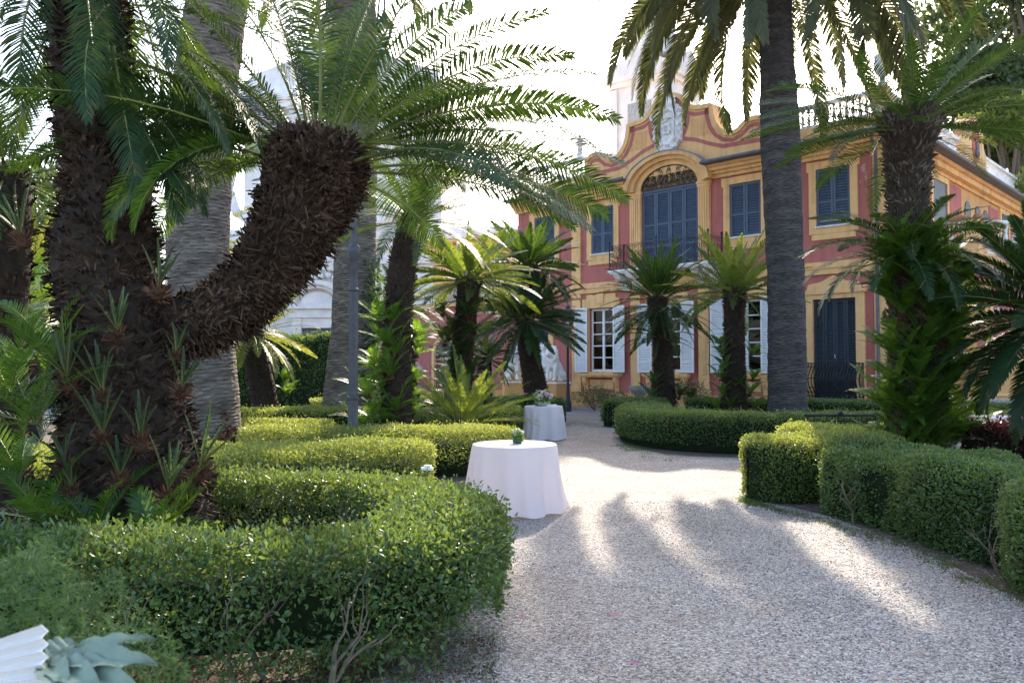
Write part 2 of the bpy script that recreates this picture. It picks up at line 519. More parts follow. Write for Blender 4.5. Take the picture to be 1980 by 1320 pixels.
# ------------------------------------------------------------------ hedges
def hedge(label, path, w, h, leafL, density, seed, mat=M_BOX, z0=0.14, stems=0, group='clipped box hedges', lump=0.05, cat='hedge', open_low=0.0, sprig=0.04, name='hedge', capend=(1, 1), wl=0.55, hole=None, gaps=False):
    rg = np.random.default_rng(seed)
    p2 = catmull([(x, y, 0) for x, y in path], 0.12)
    seg = np.linalg.norm(np.diff(p2, axis=0), axis=1)
    s = np.concatenate([[0], np.cumsum(seg)])
    t = unit(np.gradient(p2, axis=0))
    lat = np.stack([-t[:, 1], t[:, 0], np.zeros(len(t))], 1)
    hw = np.full(len(s), w / 2)
    cr = w / 2
    for dist, on in ((s, capend[0]), (s[-1] - s, capend[1])):
        if on:
            x = np.clip(dist / cr, 0, 1)
            hw = np.minimum(hw, w / 2 * np.sqrt(np.clip(1 - (1 - x) ** 2, 0.0, 1)) + 0.03)
    Mp = 30
    ph = np.linspace(PI, 0, Mp)
    cx = np.sign(np.cos(ph)) * np.abs(np.cos(ph)) ** 0.38
    cz = np.abs(np.sin(ph)) ** 0.38
    base = p2[0] * 0
    def loft(inset, zlow, taper=0.12):
        hh = h - inset
        z = zlow + (hh - zlow) * cz
        k = (1 - taper) + taper * (z / h)
        X = p2[:, None, :] + lat[:, None, :] * (np.maximum(hw - inset, 0.02)[:, None, None] * (cx * k)[None, :, None])
        Z = np.broadcast_to(z[None, :], X.shape[:2]).copy()
        # round the ends downwards a little
        endf = np.clip(hw / (w / 2), 0.2, 1)
        Z = zlow + (Z - zlow) * (0.86 + 0.14 * endf)[:, None]
        X = X.copy(); X[..., 2] = Z
        return X
    S = loft(0.0, z0)
    def nrm_of(S):
        du = np.gradient(S, axis=0); dv = np.gradient(S, axis=1)
        return unit(np.cross(dv, du))
    nr = nrm_of(S)
    cen = S.mean(axis=1, keepdims=True)
    flip = np.sign(((S - cen) * nr).sum(-1, keepdims=True)); flip[flip == 0] = 1
    nr = nr * flip
    def disp(S, nr):
        return S + nr * (sines(S, seed, 0.7, 4)[..., None] * lump * 1.5 + sines(S, seed + 5, 2.5, 3)[..., None] * lump * 0.5)
    S = disp(S, nr)
    a, b, c, d = S[:-1, :-1], S[1:, :-1], S[1:, 1:], S[:-1, 1:]
    area = 0.5 * (np.linalg.norm(np.cross(b - a, d - a), axis=-1) + np.linalg.norm(np.cross(b - c, d - c), axis=-1))
    ncell = nr[:-1, :-1]
    pr = area.ravel() / area.sum()
    n = int(area.sum() * density)
    idx = rg.choice(len(pr), n, p=pr)
    u, v = rg.uniform(0, 1, (2, n, 1))
    A, B, C, D = (q.reshape(-1, 3)[idx] for q in (a, b, c, d))
    pos = (A * (1 - u) + B * u) * (1 - v) + (D * (1 - u) + C * u) * v
    nn = ncell.reshape(-1, 3)[idx]
    depth = rg.exponential(leafL * 1.1, (n, 1))
    depth = np.minimum(depth, 0.13)
    out = (rg.uniform(0, 1, (n, 1)) < sprig) * rg.uniform(0, leafL * 2.2, (n, 1))
    pos = pos - nn * (depth + leafL * 0.5) + nn * out
    keep = np.ones(n, bool)
    if open_low > 0:
        lim = z0 + open_low * (0.6 + 0.8 * sines(pos * np.array([1, 1, 0.2]), seed + 9, 0.9, 3))
        keep = (pos[:, 2] > lim) | (rg.uniform(0, 1, n) < 0.30)
    if gaps:
        gn = sines(pos * np.array([1, 1, .8]), seed + 13, 1.1, 3)
        keep &= ~((pos[:, 2] < 0.50) & (gn > 0.16 + 0.6 * np.clip(pos[:, 2] - .25, 0, 1)) & (rg.uniform(0, 1, n) < .88))
    if hole is not None:
        hx, hy, hz, hr = hole
        dd = np.sqrt((pos[:, 0] - hx) ** 2 + (pos[:, 1] - hy) ** 2 + ((pos[:, 2] - hz) * 0.8) ** 2)
        keep &= (dd > hr * (1 + 0.3 * sines(pos, seed + 3, 2.0, 2))) | (rg.uniform(0, 1, n) < 0.1)
    pos, nn = pos[keep], nn[keep]
    cl = 0.5 + 0.5 * sines(pos, seed + 2, 1.3, 3)
    var = np.clip(0.9 * rg.uniform(0, 1, len(pos)) ** 1.3 + 0.45 * cl - 0.12, 0.06, 1)
    dead = (sines(pos, seed + 21, 1.6, 3) > 0.42) & (rg.uniform(0, 1, len(pos)) < 0.35)
    var[dead | (rg.uniform(0, 1, len(pos)) < 0.02)] = 0.0
    o0 = np.array([p2[len(p2) // 2][0], p2[len(p2) // 2][1], 0])
    root = empty(name, o0, label, cat, group)
    qm = QM()
    leaf_quads(qm, pos, nn, leafL, leafL * wl, rg, 0, 1.0, var)
    qm.build('foliage', [mat], root, offset=o0)
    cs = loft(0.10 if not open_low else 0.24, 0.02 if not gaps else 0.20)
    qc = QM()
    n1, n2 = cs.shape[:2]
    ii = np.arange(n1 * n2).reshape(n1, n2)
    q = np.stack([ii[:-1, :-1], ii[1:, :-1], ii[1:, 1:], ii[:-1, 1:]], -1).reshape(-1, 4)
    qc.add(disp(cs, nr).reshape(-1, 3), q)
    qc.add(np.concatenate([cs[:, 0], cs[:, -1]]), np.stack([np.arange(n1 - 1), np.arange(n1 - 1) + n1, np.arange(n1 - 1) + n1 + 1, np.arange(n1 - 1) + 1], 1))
    qc.build('shade_core', [M_CORE], root, offset=o0, smooth=True)  # solid dark shell standing in for shade behind leaves and stem gaps
    if stems:
        rr = random.Random(seed)
        for k in range(stems):
            mb = MB()
            i = rr.randrange(3, len(p2) - 3)
            side = rr.choice((-1, 1, 1, 0))
            st = p2[i] + lat[i] * side * hw[i] * rr.uniform(0.6, 0.85) - o0
            def grow(p, dirv, r, depth):
                pts, rs = [Vector(p)], [r]
                d = Vector(dirv)
                for q in range(rr.randint(4, 6)):
                    d = (d + Vector((rr.uniform(-1, 1), rr.uniform(-1, 1), rr.uniform(-.2, .8))) * 0.42).normalized()
                    pts.append(pts[-1] + d * 0.055)
                    rs.append(r * (1 - 0.09 * (q + 1)))
                mb.tube(pts, rs, 5, False)
                if depth:
                    for z in range(rr.randint(2, 3)):
                        j = rr.randint(2, len(pts) - 1)
                        grow(pts[j], d + Vector((rr.uniform(-1, 1), rr.uniform(-1, 1), rr.uniform(0, .6))) * 1.1, rs[j] * 0.66, depth - 1)
            o = lat[i] * side * 0.5
            grow((st[0], st[1], -0.01), (o[0] + rr.uniform(-.6, .6), o[1] + rr.uniform(-.6, .6), 1), rr.uniform(0.012, 0.024), 2)
            mb.build('stem', M_STEM, root, True)
    return root

# ------------------------------------------------------------------ palm fronds
def frame(axis):
    z = unit(np.asarray(axis, float))
    x = np.cross([0, 1, 0.001], z); x = unit(x)
    y = np.cross(z, x)
    return np.stack([x, y, z], 1)

def frond(qm, base, az, e0, L, droop, nl, ll, lw, rg, F=np.eye(3), twist=0.0, v=0.25, s0=0.13, phi0=25, phi1=62, grav=0.15, rr=0.011, mi=0, mr=1, curve=1.4, tone=0.0, roll=0.0):
    K = 22
    s = np.linspace(0, 1, K)
    th = e0 - droop * s ** curve
    a = np.array([math.cos(az), math.sin(az), 0])
    up = np.array([0, 0, 1.0])
    tl = a[None] * np.cos(th)[:, None] + up[None] * np.sin(th)[:, None]
    pts = np.concatenate([[np.zeros(3)], np.cumsum((tl[:-1] + tl[1:]) / 2 * L / (K - 1), axis=0)])
    side = np.array([-a[1], a[0], 0])
    sway = twist * s ** 2 * L
    pts = pts + side[None] * sway[:, None]
    pts = pts @ F.T + base
    T = unit(np.gradient(pts, axis=0))
    Sd = unit((side @ F.T)[None] - T * (T @ (side @ F.T))[:, None])
    Nn = np.cross(T, Sd)
    sgn = np.sign(Nn @ (F @ up)); Nn = Nn * np.where(sgn == 0, 1, sgn)[:, None]
    if roll:
        ra_ = roll * np.linspace(0.25, 1, K)[:, None]
        Sd, Nn = Sd * np.cos(ra_) + Nn * np.sin(ra_), Nn * np.cos(ra_) - Sd * np.sin(ra_)
    # rachis
    ri = np.arange(0, K, 3)
    if ri[-1] != K - 1: ri = np.append(ri, K - 1)
    rad = rr * (1 - 0.85 * s[ri])
    ring = np.stack([Sd[ri], Nn[ri] * 0.8, -Sd[ri], -Nn[ri] * 0.8], 1) * rad[:, None, None] + pts[ri][:, None]
    m = len(ri)
    ii = np.arange(m * 4).reshape(m, 4)
    q = np.stack([ii[:-1], np.roll(ii, -1, 1)[:-1], np.roll(ii, -1, 1)[1:], ii[1:]], -1).reshape(-1, 4)
    qm.add(ring.reshape(-1, 3), q, mr)
    # leaflets
    ls = np.linspace(s0, 0.995, nl)
    for sg in (-1, 1):
        sj = np.clip(ls + rg.uniform(-.5, .5, nl) * 0.6 / nl, 0, 1)
        f = sj * (K - 1)
        i0 = np.minimum(f.astype(int), K - 2); fr = (f - i0)[:, None]
        ip = lambda arr: arr[i0] * (1 - fr) + arr[i0 + 1] * fr
        p, tt, sd, nv = ip(pts), ip(T), ip(Sd), ip(Nn)
        prof = np.minimum(1, (sj - s0 + 0.04) / 0.22) ** 0.7 * np.where(sj > 0.5, 1 - ((sj - 0.5) / 0.5) ** 2.2 * 0.78, 1)
        phi = np.radians(phi0 + (phi1 - phi0) * sj ** 1.5) + rg.normal(0, 0.07, nl)
        vv = v + rg.normal(0, 0.07, nl)
        d = sd * (sg * np.cos(phi) * np.cos(vv))[:, None] + tt * np.sin(phi)[:, None] + nv * (np.cos(phi) * np.sin(vv))[:, None]
        d = unit(d)
        l = (ll * prof * rg.uniform(0.88, 1.08, nl))[:, None]
        wd = unit(np.cross(d, nv)) * lw
        g = np.array([0, 0, -1.0])
        mid = p + d * l * 0.55 + g * l * grav * 0.25
        tip = p + d * l + g * l * grav
        V = np.stack([p - wd * 0.35, p + wd * 0.35, mid + wd * 0.5, mid - wd * 0.5, tip + wd * 0.08, tip - wd * 0.08], 1)
        b = np.arange(nl)[:, None] * 6
        q = np.concatenate([b + np.array([[0, 1, 2, 3]]), b + np.array([[3, 2, 4, 5]])], 0)
        va = np.clip(0.5 + tone + rg.normal(0, 0.16, nl), 0.06, 1)
        va[rg.uniform(0, 1, nl) < 0.03 + 0.05 * (sj > 0.85)] = 0.0
        qm.add(V.reshape(-1, 3), q, mi, np.concatenate([va, va]))

def crown(qm, c, axis, nf, L, rg, elo=-0.35, ehi=1.45, droop=(0.5, 1.3), nl=60, ll=0.17, lw=0.012, r0=0.1, v=0.3, rr=0.011, az0=0.0, azr=2 * PI, pw=1.0, tone=0.0, grav=0.12, mi=0, mr=1, curve=1.4, phi0=25, phi1=62, roll=0.45, skip=None, s0=0.13):
    F = frame(axis)
    for k in range(nf):
        f = (k + 0.5) / nf
        az = az0 + (k * 2.39996) % azr + rg.uniform(-.15, .15)
        e0 = ehi + (elo - ehi) * f ** pw + rg.uniform(-.10, .10)
        if skip and skip(az % (2 * PI), e0): continue
        dr = droop[0] + (droop[1] - droop[0]) * f + rg.uniform(-.15, .15)
        b = np.asarray(c) + F @ np.array([math.cos(az) * r0 * (0.25 + 0.75 * f), math.sin(az) * r0 * (0.25 + 0.75 * f), -0.10 * f * (r0 / 0.1) * 0.8])
        frond(qm, b, az, e0, L * rg.uniform(0.86, 1.1), dr, nl, ll, lw, rg, F, rg.uniform(-.12, .12), v, tone=tone + rg.uniform(-.15, .15), rr=rr, grav=grav, mi=mi, mr=mr, curve=curve, phi0=phi0, phi1=phi1, roll=rg.normal(0, roll), s0=s0)

def trunk_surface(pts, seed, nside=28, step=0.05, noise=0.03):
    p = catmull([np.array(q) for q in pts], step)
    c, r = p[:, :3], p[:, 3]
    T = unit(np.gradient(c, axis=0))
    u = np.cross(T[0], [0.3, 0.9, 0.1]); u = unit(u)
    U = np.empty_like(c)
    for i in range(len(c)):
        u = unit(u - T[i] * (u @ T[i])); U[i] = u
    Wv = np.cross(T, U)
    an = np.linspace(0, 2 * PI, nside, endpoint=False)
    nr = U[:, None] * np.cos(an)[None, :, None] + Wv[:, None] * np.sin(an)[None, :, None]
    S = c[:, None] + nr * r[:, None, None]
    S = S + nr * (sines(S, seed, 1.2, 4) * noise)[..., None]
    return S, nr, T

def surf_quads(qm, S, mi=0, var=None):
    n1, n2 = S.shape[:2]
    ii = np.arange(n1 * n2).reshape(n1, n2)
    jj = np.roll(ii, -1, 1)
    q = np.stack([ii[:-1], jj[:-1], jj[1:], ii[1:]], -1).reshape(-1, 4)
    qm.add(S.reshape(-1, 3), q, mi, var)
    e = len(S) - 1
    qm.add(np.concatenate([S[e], [S[e].mean(0)]]), [[k, (k + 1) % n2, n2, n2] for k in range(0)] or np.zeros((0, 4), int), mi)

def add_scales(qm, S, nr, T, n, L, W, rg, mi=1, up=0.5, out=0.6, hang=0.0, tone=0.0, rngi=None):
    n1, n2 = S.shape[:2]
    a = rngi[0] if rngi else 0
    b = rngi[1] if rngi else n1 - 1
    rad = np.linalg.norm(S[:, 0] - S[:, n2 // 2], axis=1)
    w = rad[a:b] / rad[a:b].sum()
    i = a + rg.choice(b - a, n, p=w)
    j = rg.integers(0, n2, n)
    f, g = rg.uniform(0, 1, (2, n, 1))
    j2 = (j + 1) % n2
    pos = (S[i, j] * (1 - g) + S[i, j2] * g) * (1 - f) + (S[np.minimum(i + 1, n1 - 1), j] * (1 - g) + S[np.minimum(i + 1, n1 - 1), j2] * g) * f
    nn = unit(nr[i, j] * (1 - g) + nr[i, j2] * g)
    tt = T[i]
    d = unit(tt * up + nn * out + rg.normal(size=(n, 3)) * 0.36 + np.array([0, 0, -hang]))
    sd = unit(np.cross(d, nn))
    nv = np.cross(sd, d)
    l = L * rg.uniform(0.6, 1.4, (n, 1)); ww = W * rg.uniform(0.7, 1.3, (n, 1))
    p0 = pos - nn * 0.012
    ridge = nv * ww * 0.35
    V = np.stack([p0 - sd * ww * .5, p0 + ridge, p0 + sd * ww * .5, p0 + d * l + sd * ww * .28, p0 + d * l + ridge * .7, p0 + d * l - sd * ww * .28], 1)
    bb = np.arange(n)[:, None] * 6
    q = np.concatenate([bb + np.array([[0, 1, 4, 5]]), bb + np.array([[1, 2, 3, 4]])], 0)
    va = np.clip(0.5 + tone + rg.normal(0, 0.2, n) + 0.25 * sines(pos, 77, 1.5, 2), 0, 1)
    qm.add(V.reshape(-1, 3), q, mi, np.concatenate([va, va]))

def cyc_trunk(root, o0, pts, seed, scales=1200, L=0.07, W=0.035, up=0.55, out=0.65, hang=0.0, mats=(M_BARK, M_SCALE), tone=0.0, noise=0.03):
    rg = np.random.default_rng(seed)
    S, nr, T = trunk_surface(pts, seed, noise=noise)
    qm = QM()
    surf_quads(qm, S, 0)
    add_scales(qm, S, nr, T, scales, L, W, rg, 1, up, out, hang, tone)
    # closed top
    top = S[-1]
    apex = top.mean(0) + T[-1] * np.linalg.norm(top[0] - top.mean(0)) * 0.4
    n2 = len(top)
    qm.add(np.concatenate([top, [apex]]), [[k, (k + 1) % n2, (k + 2) % n2, n2] for k in range(0, n2, 2)], 0)
    return qm.build('trunk', list(mats), root, offset=o0)

def shoot(qm, pos, nrm, rg, nf=7, L=0.5, stiff=True, fuzz=0.06, mi=0, mr=1, mf=2, nl=24, spread=0.45, ll=None, lw=0.008, tone=0.0, upb=0.75):
    """a basal pup: fuzzy bulb and upright young leaves"""
    pos = np.asarray(pos, float)
    ax = unit(np.asarray(nrm, float) * (1 - upb) + np.array([0, 0, upb]))
    if fuzz:
        n = 90
        dd = unit(rg.normal(size=(n, 3)) + np.asarray(nrm) * 0.5)
        c = pos + np.asarray(nrm) * fuzz * 0.6
        b = unit(np.cross(dd, rg.normal(size=(n, 3))))
        d2 = unit(dd + ax * 0.7)
        p0 = c + dd * fuzz * 0.45 - b * 0.006; p1 = c + dd * fuzz * 0.45 + b * 0.006
        p2 = c + dd * fuzz * 0.5 + d2 * fuzz * 1.0 + b * 0.002; p3 = p2 - b * 0.004
        qm.add(np.stack([p0, p1, p2, p3], 1).reshape(-1, 3), np.arange(n * 4).reshape(n, 4), mf, rg.uniform(0, 1, n))
        th = np.linspace(0, 2 * PI, 9)[:-1]
        zz = np.linspace(-1, 1, 6)
        B = np.array([[(math.sqrt(max(1 - z * z, 0.02)) * math.cos(t), math.sqrt(max(1 - z * z, 0.02)) * math.sin(t), z) for t in th] for z in zz]) * fuzz * 0.7 + c
        n1, n2 = B.shape[:2]
        ii = np.arange(n1 * n2).reshape(n1, n2); jj = np.roll(ii, -1, 1)
        qm.add(B.reshape(-1, 3), np.stack([ii[:-1], jj[:-1], jj[1:], ii[1:]], -1).reshape(-1, 4), mf, 0.2)
    F = frame(ax)
    b0 = pos + np.asarray(nrm) * fuzz * 0.6 + ax * fuzz * 0.8
    for k in range(nf):
        az = k * 2.39996 + rg.uniform(-.3, .3)
        f = (k + .5) / nf
        e0 = 1.5 - spread * (0.3 + f) + rg.uniform(-.08, .08)
        frond(qm, b0, az, e0, L * rg.uniform(0.65, 1.1), (0.06 if stiff else 0.75) * rg.uniform(.6, 1.3), nl, ll or (0.07 if stiff else 0.13), lw, rg, F, rg.uniform(-.05, .05), 0.9 if stiff else 0.35, 0.06, 55 if stiff else 32, 70, 0.02 if stiff else 0.1, 0.006, mi, mr, tone=tone)

# ------------------------------------------------------------------ date palm trunks
def date_trunk(root, o0, pts, seed, mat, ring=0.05, rough=0.024):
    rg = np.random.default_rng(seed)
    p = catmull([np.array(q) for q in pts], 0.028)
    S, nr, T = trunk_surface(pts, seed, 56, 0.028, 0.03)
    n1, n2 = S.shape[:2]
    ph = (np.arange(n1) * 0.028 / ring)[:, None] + np.linspace(0, 3, n2, endpoint=False)[None, :] * 1.0
    tri = np.abs((ph % 1.0) - 0.4)
    jit = rg.normal(0, 1, (n1, n2)) * 0.55 + sines(S * np.array([1, 1, 2.0]), seed + 1, 1.5, 3)
    dsp = (0.5 - tri) * rough * 0.9 + jit * rough * 0.32
    S = S + nr * dsp[..., None]
    qm = QM()
    va = np.clip(0.45 + (0.3 - tri) * 0.25 + jit * 0.30, 0, 1)
    va = ((va + np.roll(va, -1, 1)) / 2)[:-1]
    surf_quads(qm, S, 0, va.reshape(-1))
    return qm.build('trunk', [mat], root, offset=o0, smooth=False)

# ================================================================== WORLD, SUN, CAMERA
AZ, EL = R(12.5), R(33)
w = bpy.data.worlds.new('World')
sc.world = w
w.use_nodes = True
nt = w.node_tree
bg = nt.nodes.get('Background') or nt.nodes.new('ShaderNodeBackground')
sky = nt.nodes.new('ShaderNodeTexSky')
sky.sky_type = 'NISHITA'
sky.sun_disc = False
sky.sun_elevation = EL
sky.sun_rotation = AZ
sky.altitude = 0
sky.air_density = 1.0
sky.dust_density = 3.0
sky.ozone_density = 1.0
nt.links.new(sky.outputs[0], bg.inputs[0])
bg.inputs[1].default_value = 0.15
sl = bpy.data.lights.new('sun', 'SUN')
sl.energy = 2.6
sl.angle = R(0.6)
sl.color = (1.0, 0.88, 0.72)
so = bpy.data.objects.new('sun', sl)
col.objects.link(so)
sv = Vector((math.sin(AZ) * math.cos(EL), math.cos(AZ) * math.cos(EL), math.sin(EL)))
so.rotation_euler = sv.to_track_quat('Z', 'Y').to_euler()
so.location = (5, 20, 30)

cam = bpy.data.cameras.new('camera')
cam.sensor_width = 36
cam.lens = 36 * FPX / 1980
cam.clip_start = 0.1
cam.clip_end = 2000
cam.dof.use_dof = True
cam.dof.focus_distance = 11
cam.dof.aperture_fstop = 8
co = bpy.data.objects.new('camera', cam)
col.objects.link(co)
co.location = (0, 0, EYE)
co.rotation_euler = (PI / 2 + PITCH, 0, 0)
sc.camera = co
sc.view_settings.view_transform = 'Standard'
sc.view_settings.look = 'None'
sc.view_settings.exposure = 2.08
sc.view_settings.gamma = 1
sc.render.engine = 'CYCLES'
sc.cycles.use_denoising = True
sc.cycles.denoising_prefilter = 'NONE'
sc.cycles.max_bounces = 8
sc.cycles.diffuse_bounces = 4
sc.cycles.transparent_max_bounces = 8
sc.cycles.sample_clamp_indirect = 6

# ================================================================== GROUND
mb = MB()
mb.raw([(-250, -60, 0), (250, -60, 0), (250, 400, 0), (-250, 400, 0)], [(0, 1, 2, 3)])
tag(mb.build('ground', M_GRAVEL), kind='structure')

def bed(poly, z=0.004):
    m = MB()
    p = catmull([np.array((x, y, 0.0)) for x, y in poly + [poly[0]]], 0.3)[:-1]
    m.raw([(x, y, z) for x, y, _ in p], [tuple(range(len(p)))])
    tag(m.build('garden_bed', M_SOIL), kind='structure')

bed([(-9, 3.9), (-3, 3.85), (-1, 4.0), (-0.5, 4.75), (-0.32, 5.4), (-0.5, 6.2), (-0.95, 8), (-0.55, 10.5), (-0.3, 11.8), (0.3, 12.6), (0.3, 14.2), (0.1, 17), (0.5, 19), (-0.3, 21), (-8, 22), (-25, 24), (-25, 5)])
bed([(2.95, 9.75), (3.35, 9.0), (3.5, 7.8), (3.55, 6.6), (3.5, 5.5), (3.6, 4), (9, 3.5), (14, 8), (10, 13.2), (5, 13.0), (3.2, 11)])
bed([(2.3, 16.8), (3.0, 14.9), (5, 14.5), (11, 15), (20, 16), (20, 24), (5, 27), (3, 24), (2.6, 20)])

# ================================================================== HEDGES
hedge('long leafy hedge curling round the big twin cycad in front, bare stems showing below', [(-4.6, 4.5), (-3.2, 4.25), (-2.0, 4.2), (-1.15, 4.25), (-0.62, 4.55), (-0.42, 5.2), (-0.62, 5.95), (-1.2, 6.55), (-2.0, 6.8), (-3.2, 6.9)], 0.86, 0.74, 0.036, 5000, 11, z0=0.03, stems=60, open_low=0.16, lump=0.065, sprig=0.14, gaps=True, capend=(0, 0))
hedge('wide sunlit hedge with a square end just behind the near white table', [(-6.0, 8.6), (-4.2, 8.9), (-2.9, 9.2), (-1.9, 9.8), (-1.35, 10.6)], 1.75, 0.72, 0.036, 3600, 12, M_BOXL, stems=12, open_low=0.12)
hedge('hedge with a pale bright top behind the near white table', [(-4.2, 12.6), (-2.8, 12.4), (-1.5, 12.2), (-0.55, 12.5), (-0.35, 13.2)], 1.3, 0.72, 0.036, 3200, 13, M_BOXL, stems=10, open_low=0.10)
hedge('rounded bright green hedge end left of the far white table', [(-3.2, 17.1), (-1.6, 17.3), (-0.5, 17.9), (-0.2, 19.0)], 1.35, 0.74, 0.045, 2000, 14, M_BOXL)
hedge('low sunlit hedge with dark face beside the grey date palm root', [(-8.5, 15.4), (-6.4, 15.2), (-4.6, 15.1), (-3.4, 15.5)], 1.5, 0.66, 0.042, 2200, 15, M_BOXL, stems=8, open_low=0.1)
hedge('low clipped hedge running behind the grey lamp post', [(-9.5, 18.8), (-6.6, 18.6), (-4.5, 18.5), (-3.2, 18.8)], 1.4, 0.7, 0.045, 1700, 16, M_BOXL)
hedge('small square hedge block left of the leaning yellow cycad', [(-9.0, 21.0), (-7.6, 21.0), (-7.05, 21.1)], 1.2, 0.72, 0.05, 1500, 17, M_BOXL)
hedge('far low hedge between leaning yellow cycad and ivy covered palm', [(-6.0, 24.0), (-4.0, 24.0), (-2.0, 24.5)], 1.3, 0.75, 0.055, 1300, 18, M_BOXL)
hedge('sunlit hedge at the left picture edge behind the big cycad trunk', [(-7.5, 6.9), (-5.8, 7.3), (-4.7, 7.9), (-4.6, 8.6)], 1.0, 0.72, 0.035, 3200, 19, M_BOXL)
hedge('rounded hedge block on the right, sunlit on top, first beside the gravel', [(2.84, 9.85), (3.3, 10.0), (3.9, 10.2), (5.0, 10.7)], 1.15, 0.78, 0.031, 4600, 21, M_BOXL, z0=0.02, sprig=0.02)
hedge('long dark green hedge along the right edge of the gravel with a bare stem gap', [(3.86, 9.35), (4.0, 8.5), (4.18, 7.6), (4.28, 6.9), (4.33, 6.3)], 1.22, 0.78, 0.030, 5200, 22, z0=0.02, stems=16, sprig=0.03, lump=0.10, hole=(3.42, 8.0, 0.32, 0.27))
hedge('nearest rounded hedge on the right, cut off by the picture edge', [(4.12, 6.35), (4.16, 5.6), (4.3, 4.7), (4.5, 3.8)], 1.4, 0.79, 0.029, 5400, 23, z0=0.02, stems=10, sprig=0.02)
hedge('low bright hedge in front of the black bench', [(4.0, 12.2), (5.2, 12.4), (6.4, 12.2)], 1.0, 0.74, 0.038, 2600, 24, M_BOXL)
hedge('big dark curved hedge with rounded left end in the middle of the garden', [(3.4, 20.0), (2.95, 18.4), (3.1, 16.6), (4.2, 15.5), (6.0, 15.2), (8.0, 15.4), (10.5, 15.8)], 1.35, 0.76, 0.042, 2600, 25, lump=0.04)
hedge('dark hedge left of the stone bird bath by the villa', [(2.75, 21.6), (3.3, 22.8), (4.4, 23.6)], 1.1, 0.74, 0.05, 1600, 26)
hedge('dark hedge with squared right end behind the far white table', [(-1.2, 24.2), (0.4, 23.6), (1.55, 23.6)], 1.5, 0.76, 0.05, 1500, 27)
hedge('straight dark hedge in front of the villa windows', [(5.0, 23.6), (7.5, 22.4), (10, 21.0), (12.5, 19.8)], 1.0, 0.74, 0.05, 1500, 28)
hedge('dark low hedge below the stone bench on the right', [(11.8, 20.6), (14, 20.0), (17, 19.6)], 1.0, 0.72, 0.05, 1400, 29)
hedge('dark red leaved hedge at the right picture edge', [(6.0, 10.9), (7.0, 10.7), (8.6, 10.4)], 1.1, 0.88, 0.05, 2600, 30, M_RED, group='coloured hedges', sprig=0.15)
hedge('tall dark hedge closing the garden below the white church', [(-30, 33), (-20, 32.5), (-12, 32), (-6.5, 32)], 2.2, 2.9, 0.11, 520, 31, M_BOX, group='tall boundary hedges', lump=0.15)

# shrubs against the villa
def shrub(label, x, y, h, w, seed, mat=M_TREE, leafL=0.06, n=1500, group='loose shrubs at the villa foot'):
    rg = np.random.default_rng(seed)
    root = empty('shrub', (x, y, 0), label, 'shrub', group)
    mb = MB(); tips = []
    rr = random.Random(seed)
    for k in range(14):
        a = rr.uniform(0, 2 * PI); d = Vector((math.cos(a) * .5 * w / h, math.sin(a) * .5 * w / h, 1)).normalized()
        p = Vector((0, 0, 0)); pts = [p.copy()]
        for q in range(7):
            d = (d + Vector((rr.uniform(-1, 1), rr.uniform(-1, 1), rr.uniform(-.3, .4))) * 0.28).normalized()
            p = p + d * h / 7 * rr.uniform(.8, 1.15); pts.append(p.copy())
            if q > 1: tips.append(p.copy())
        mb.tube(pts, [0.012 * (1 - i / 9) for i in range(len(pts))], 4, False)
    mb.build('stem', M_STEM, root)
    t = np.array(tips)
    pos = t[rg.integers(0, len(t), n)] + rg.normal(0, 0.09, (n, 3))
    qm = QM()
    leaf_quads(qm, pos, unit(pos - np.array([0, 0, h * .4])), leafL, leafL * .55, rg)
    qm.build('foliage', [mat], root)

shrub('loose shrub with thin stems under the first white shuttered window', *(P(1150, 780, 30)[:2]), 0.95, 1.3, 41)
shrub('loose low shrub left of the stone bird bath', *(P(1185, 780, 27)[:2]), 0.85, 1.0, 42)
shrub('twiggy shrub between bird bath and villa window', *(P(1330, 780, 28.5)[:2]), 1.15, 1.0, 43)

# ================================================================== PALMS
def cyc(label, base, trunk, crowns, seed, shoots=(), name='cycad_palm', mats=(M_BARK, M_SCALE), fm=M_FROND, group='cycad palms in the beds', scales=1200, sL=0.075, sW=0.036, tone=0.0, hang=0.0, up=.6, out=.45):
    o0 = np.array([base[0], base[1], 0.0])
    root = empty(name, o0, label, 'palm', group)
    rg = np.random.default_rng(seed)
    if trunk:
        cyc_trunk(root, o0, trunk, seed, scales, sL, sW, up, out, mats=mats, tone=tone, hang=hang)
    for c in crowns:
        qm = QM()
        c = dict(c)
        m = c.pop('mat', fm)
        ex = c.pop('extra', ())
        cc0 = c['c']
        for az_, e_, L_, d_ in ex:
            frond(qm, np.array(cc0) + np.array([math.cos(az_) * .26, math.sin(az_) * .26, -.03]), az_, e_, L_, d_, 95, .22, .0135, rg, np.eye(3), rg.uniform(-.1, .1), .25, phi0=14, phi1=52, roll=rg.uniform(-.8, .8), s0=.15, tone=-.15)
        crown(qm, c.pop('c'), c.pop('axis', (0, 0, 1)), c.pop('nf'), c.pop('L'), rg, **c)
        qm.build('crown', [m, M_RACHIS], root, offset=o0)
    for sh in shoots:
        sh = dict(sh)
        qm = QM()
        m = sh.pop('mat', M_FRONDG)
        for (p, nrm) in sh.pop('at'):
            shoot(qm, p, nrm, rg, **sh)
        qm.build('side_shoot', [m, M_RACHIS, M_FUZZ], root, offset=o0)
    return root

def around(x, y, zs, r, a0, a1, n, rg):
    o = []
    for k in range(n):
        a = rg.uniform(a0, a1); z = rg.uniform(*zs)
        nrm = np.array([math.cos(a), math.sin(a), 0])
        o.append((np.array([x, y, z]) + nrm * r(z) if callable(r) else np.array([x, y, z]) + nrm * r, nrm))
    return o

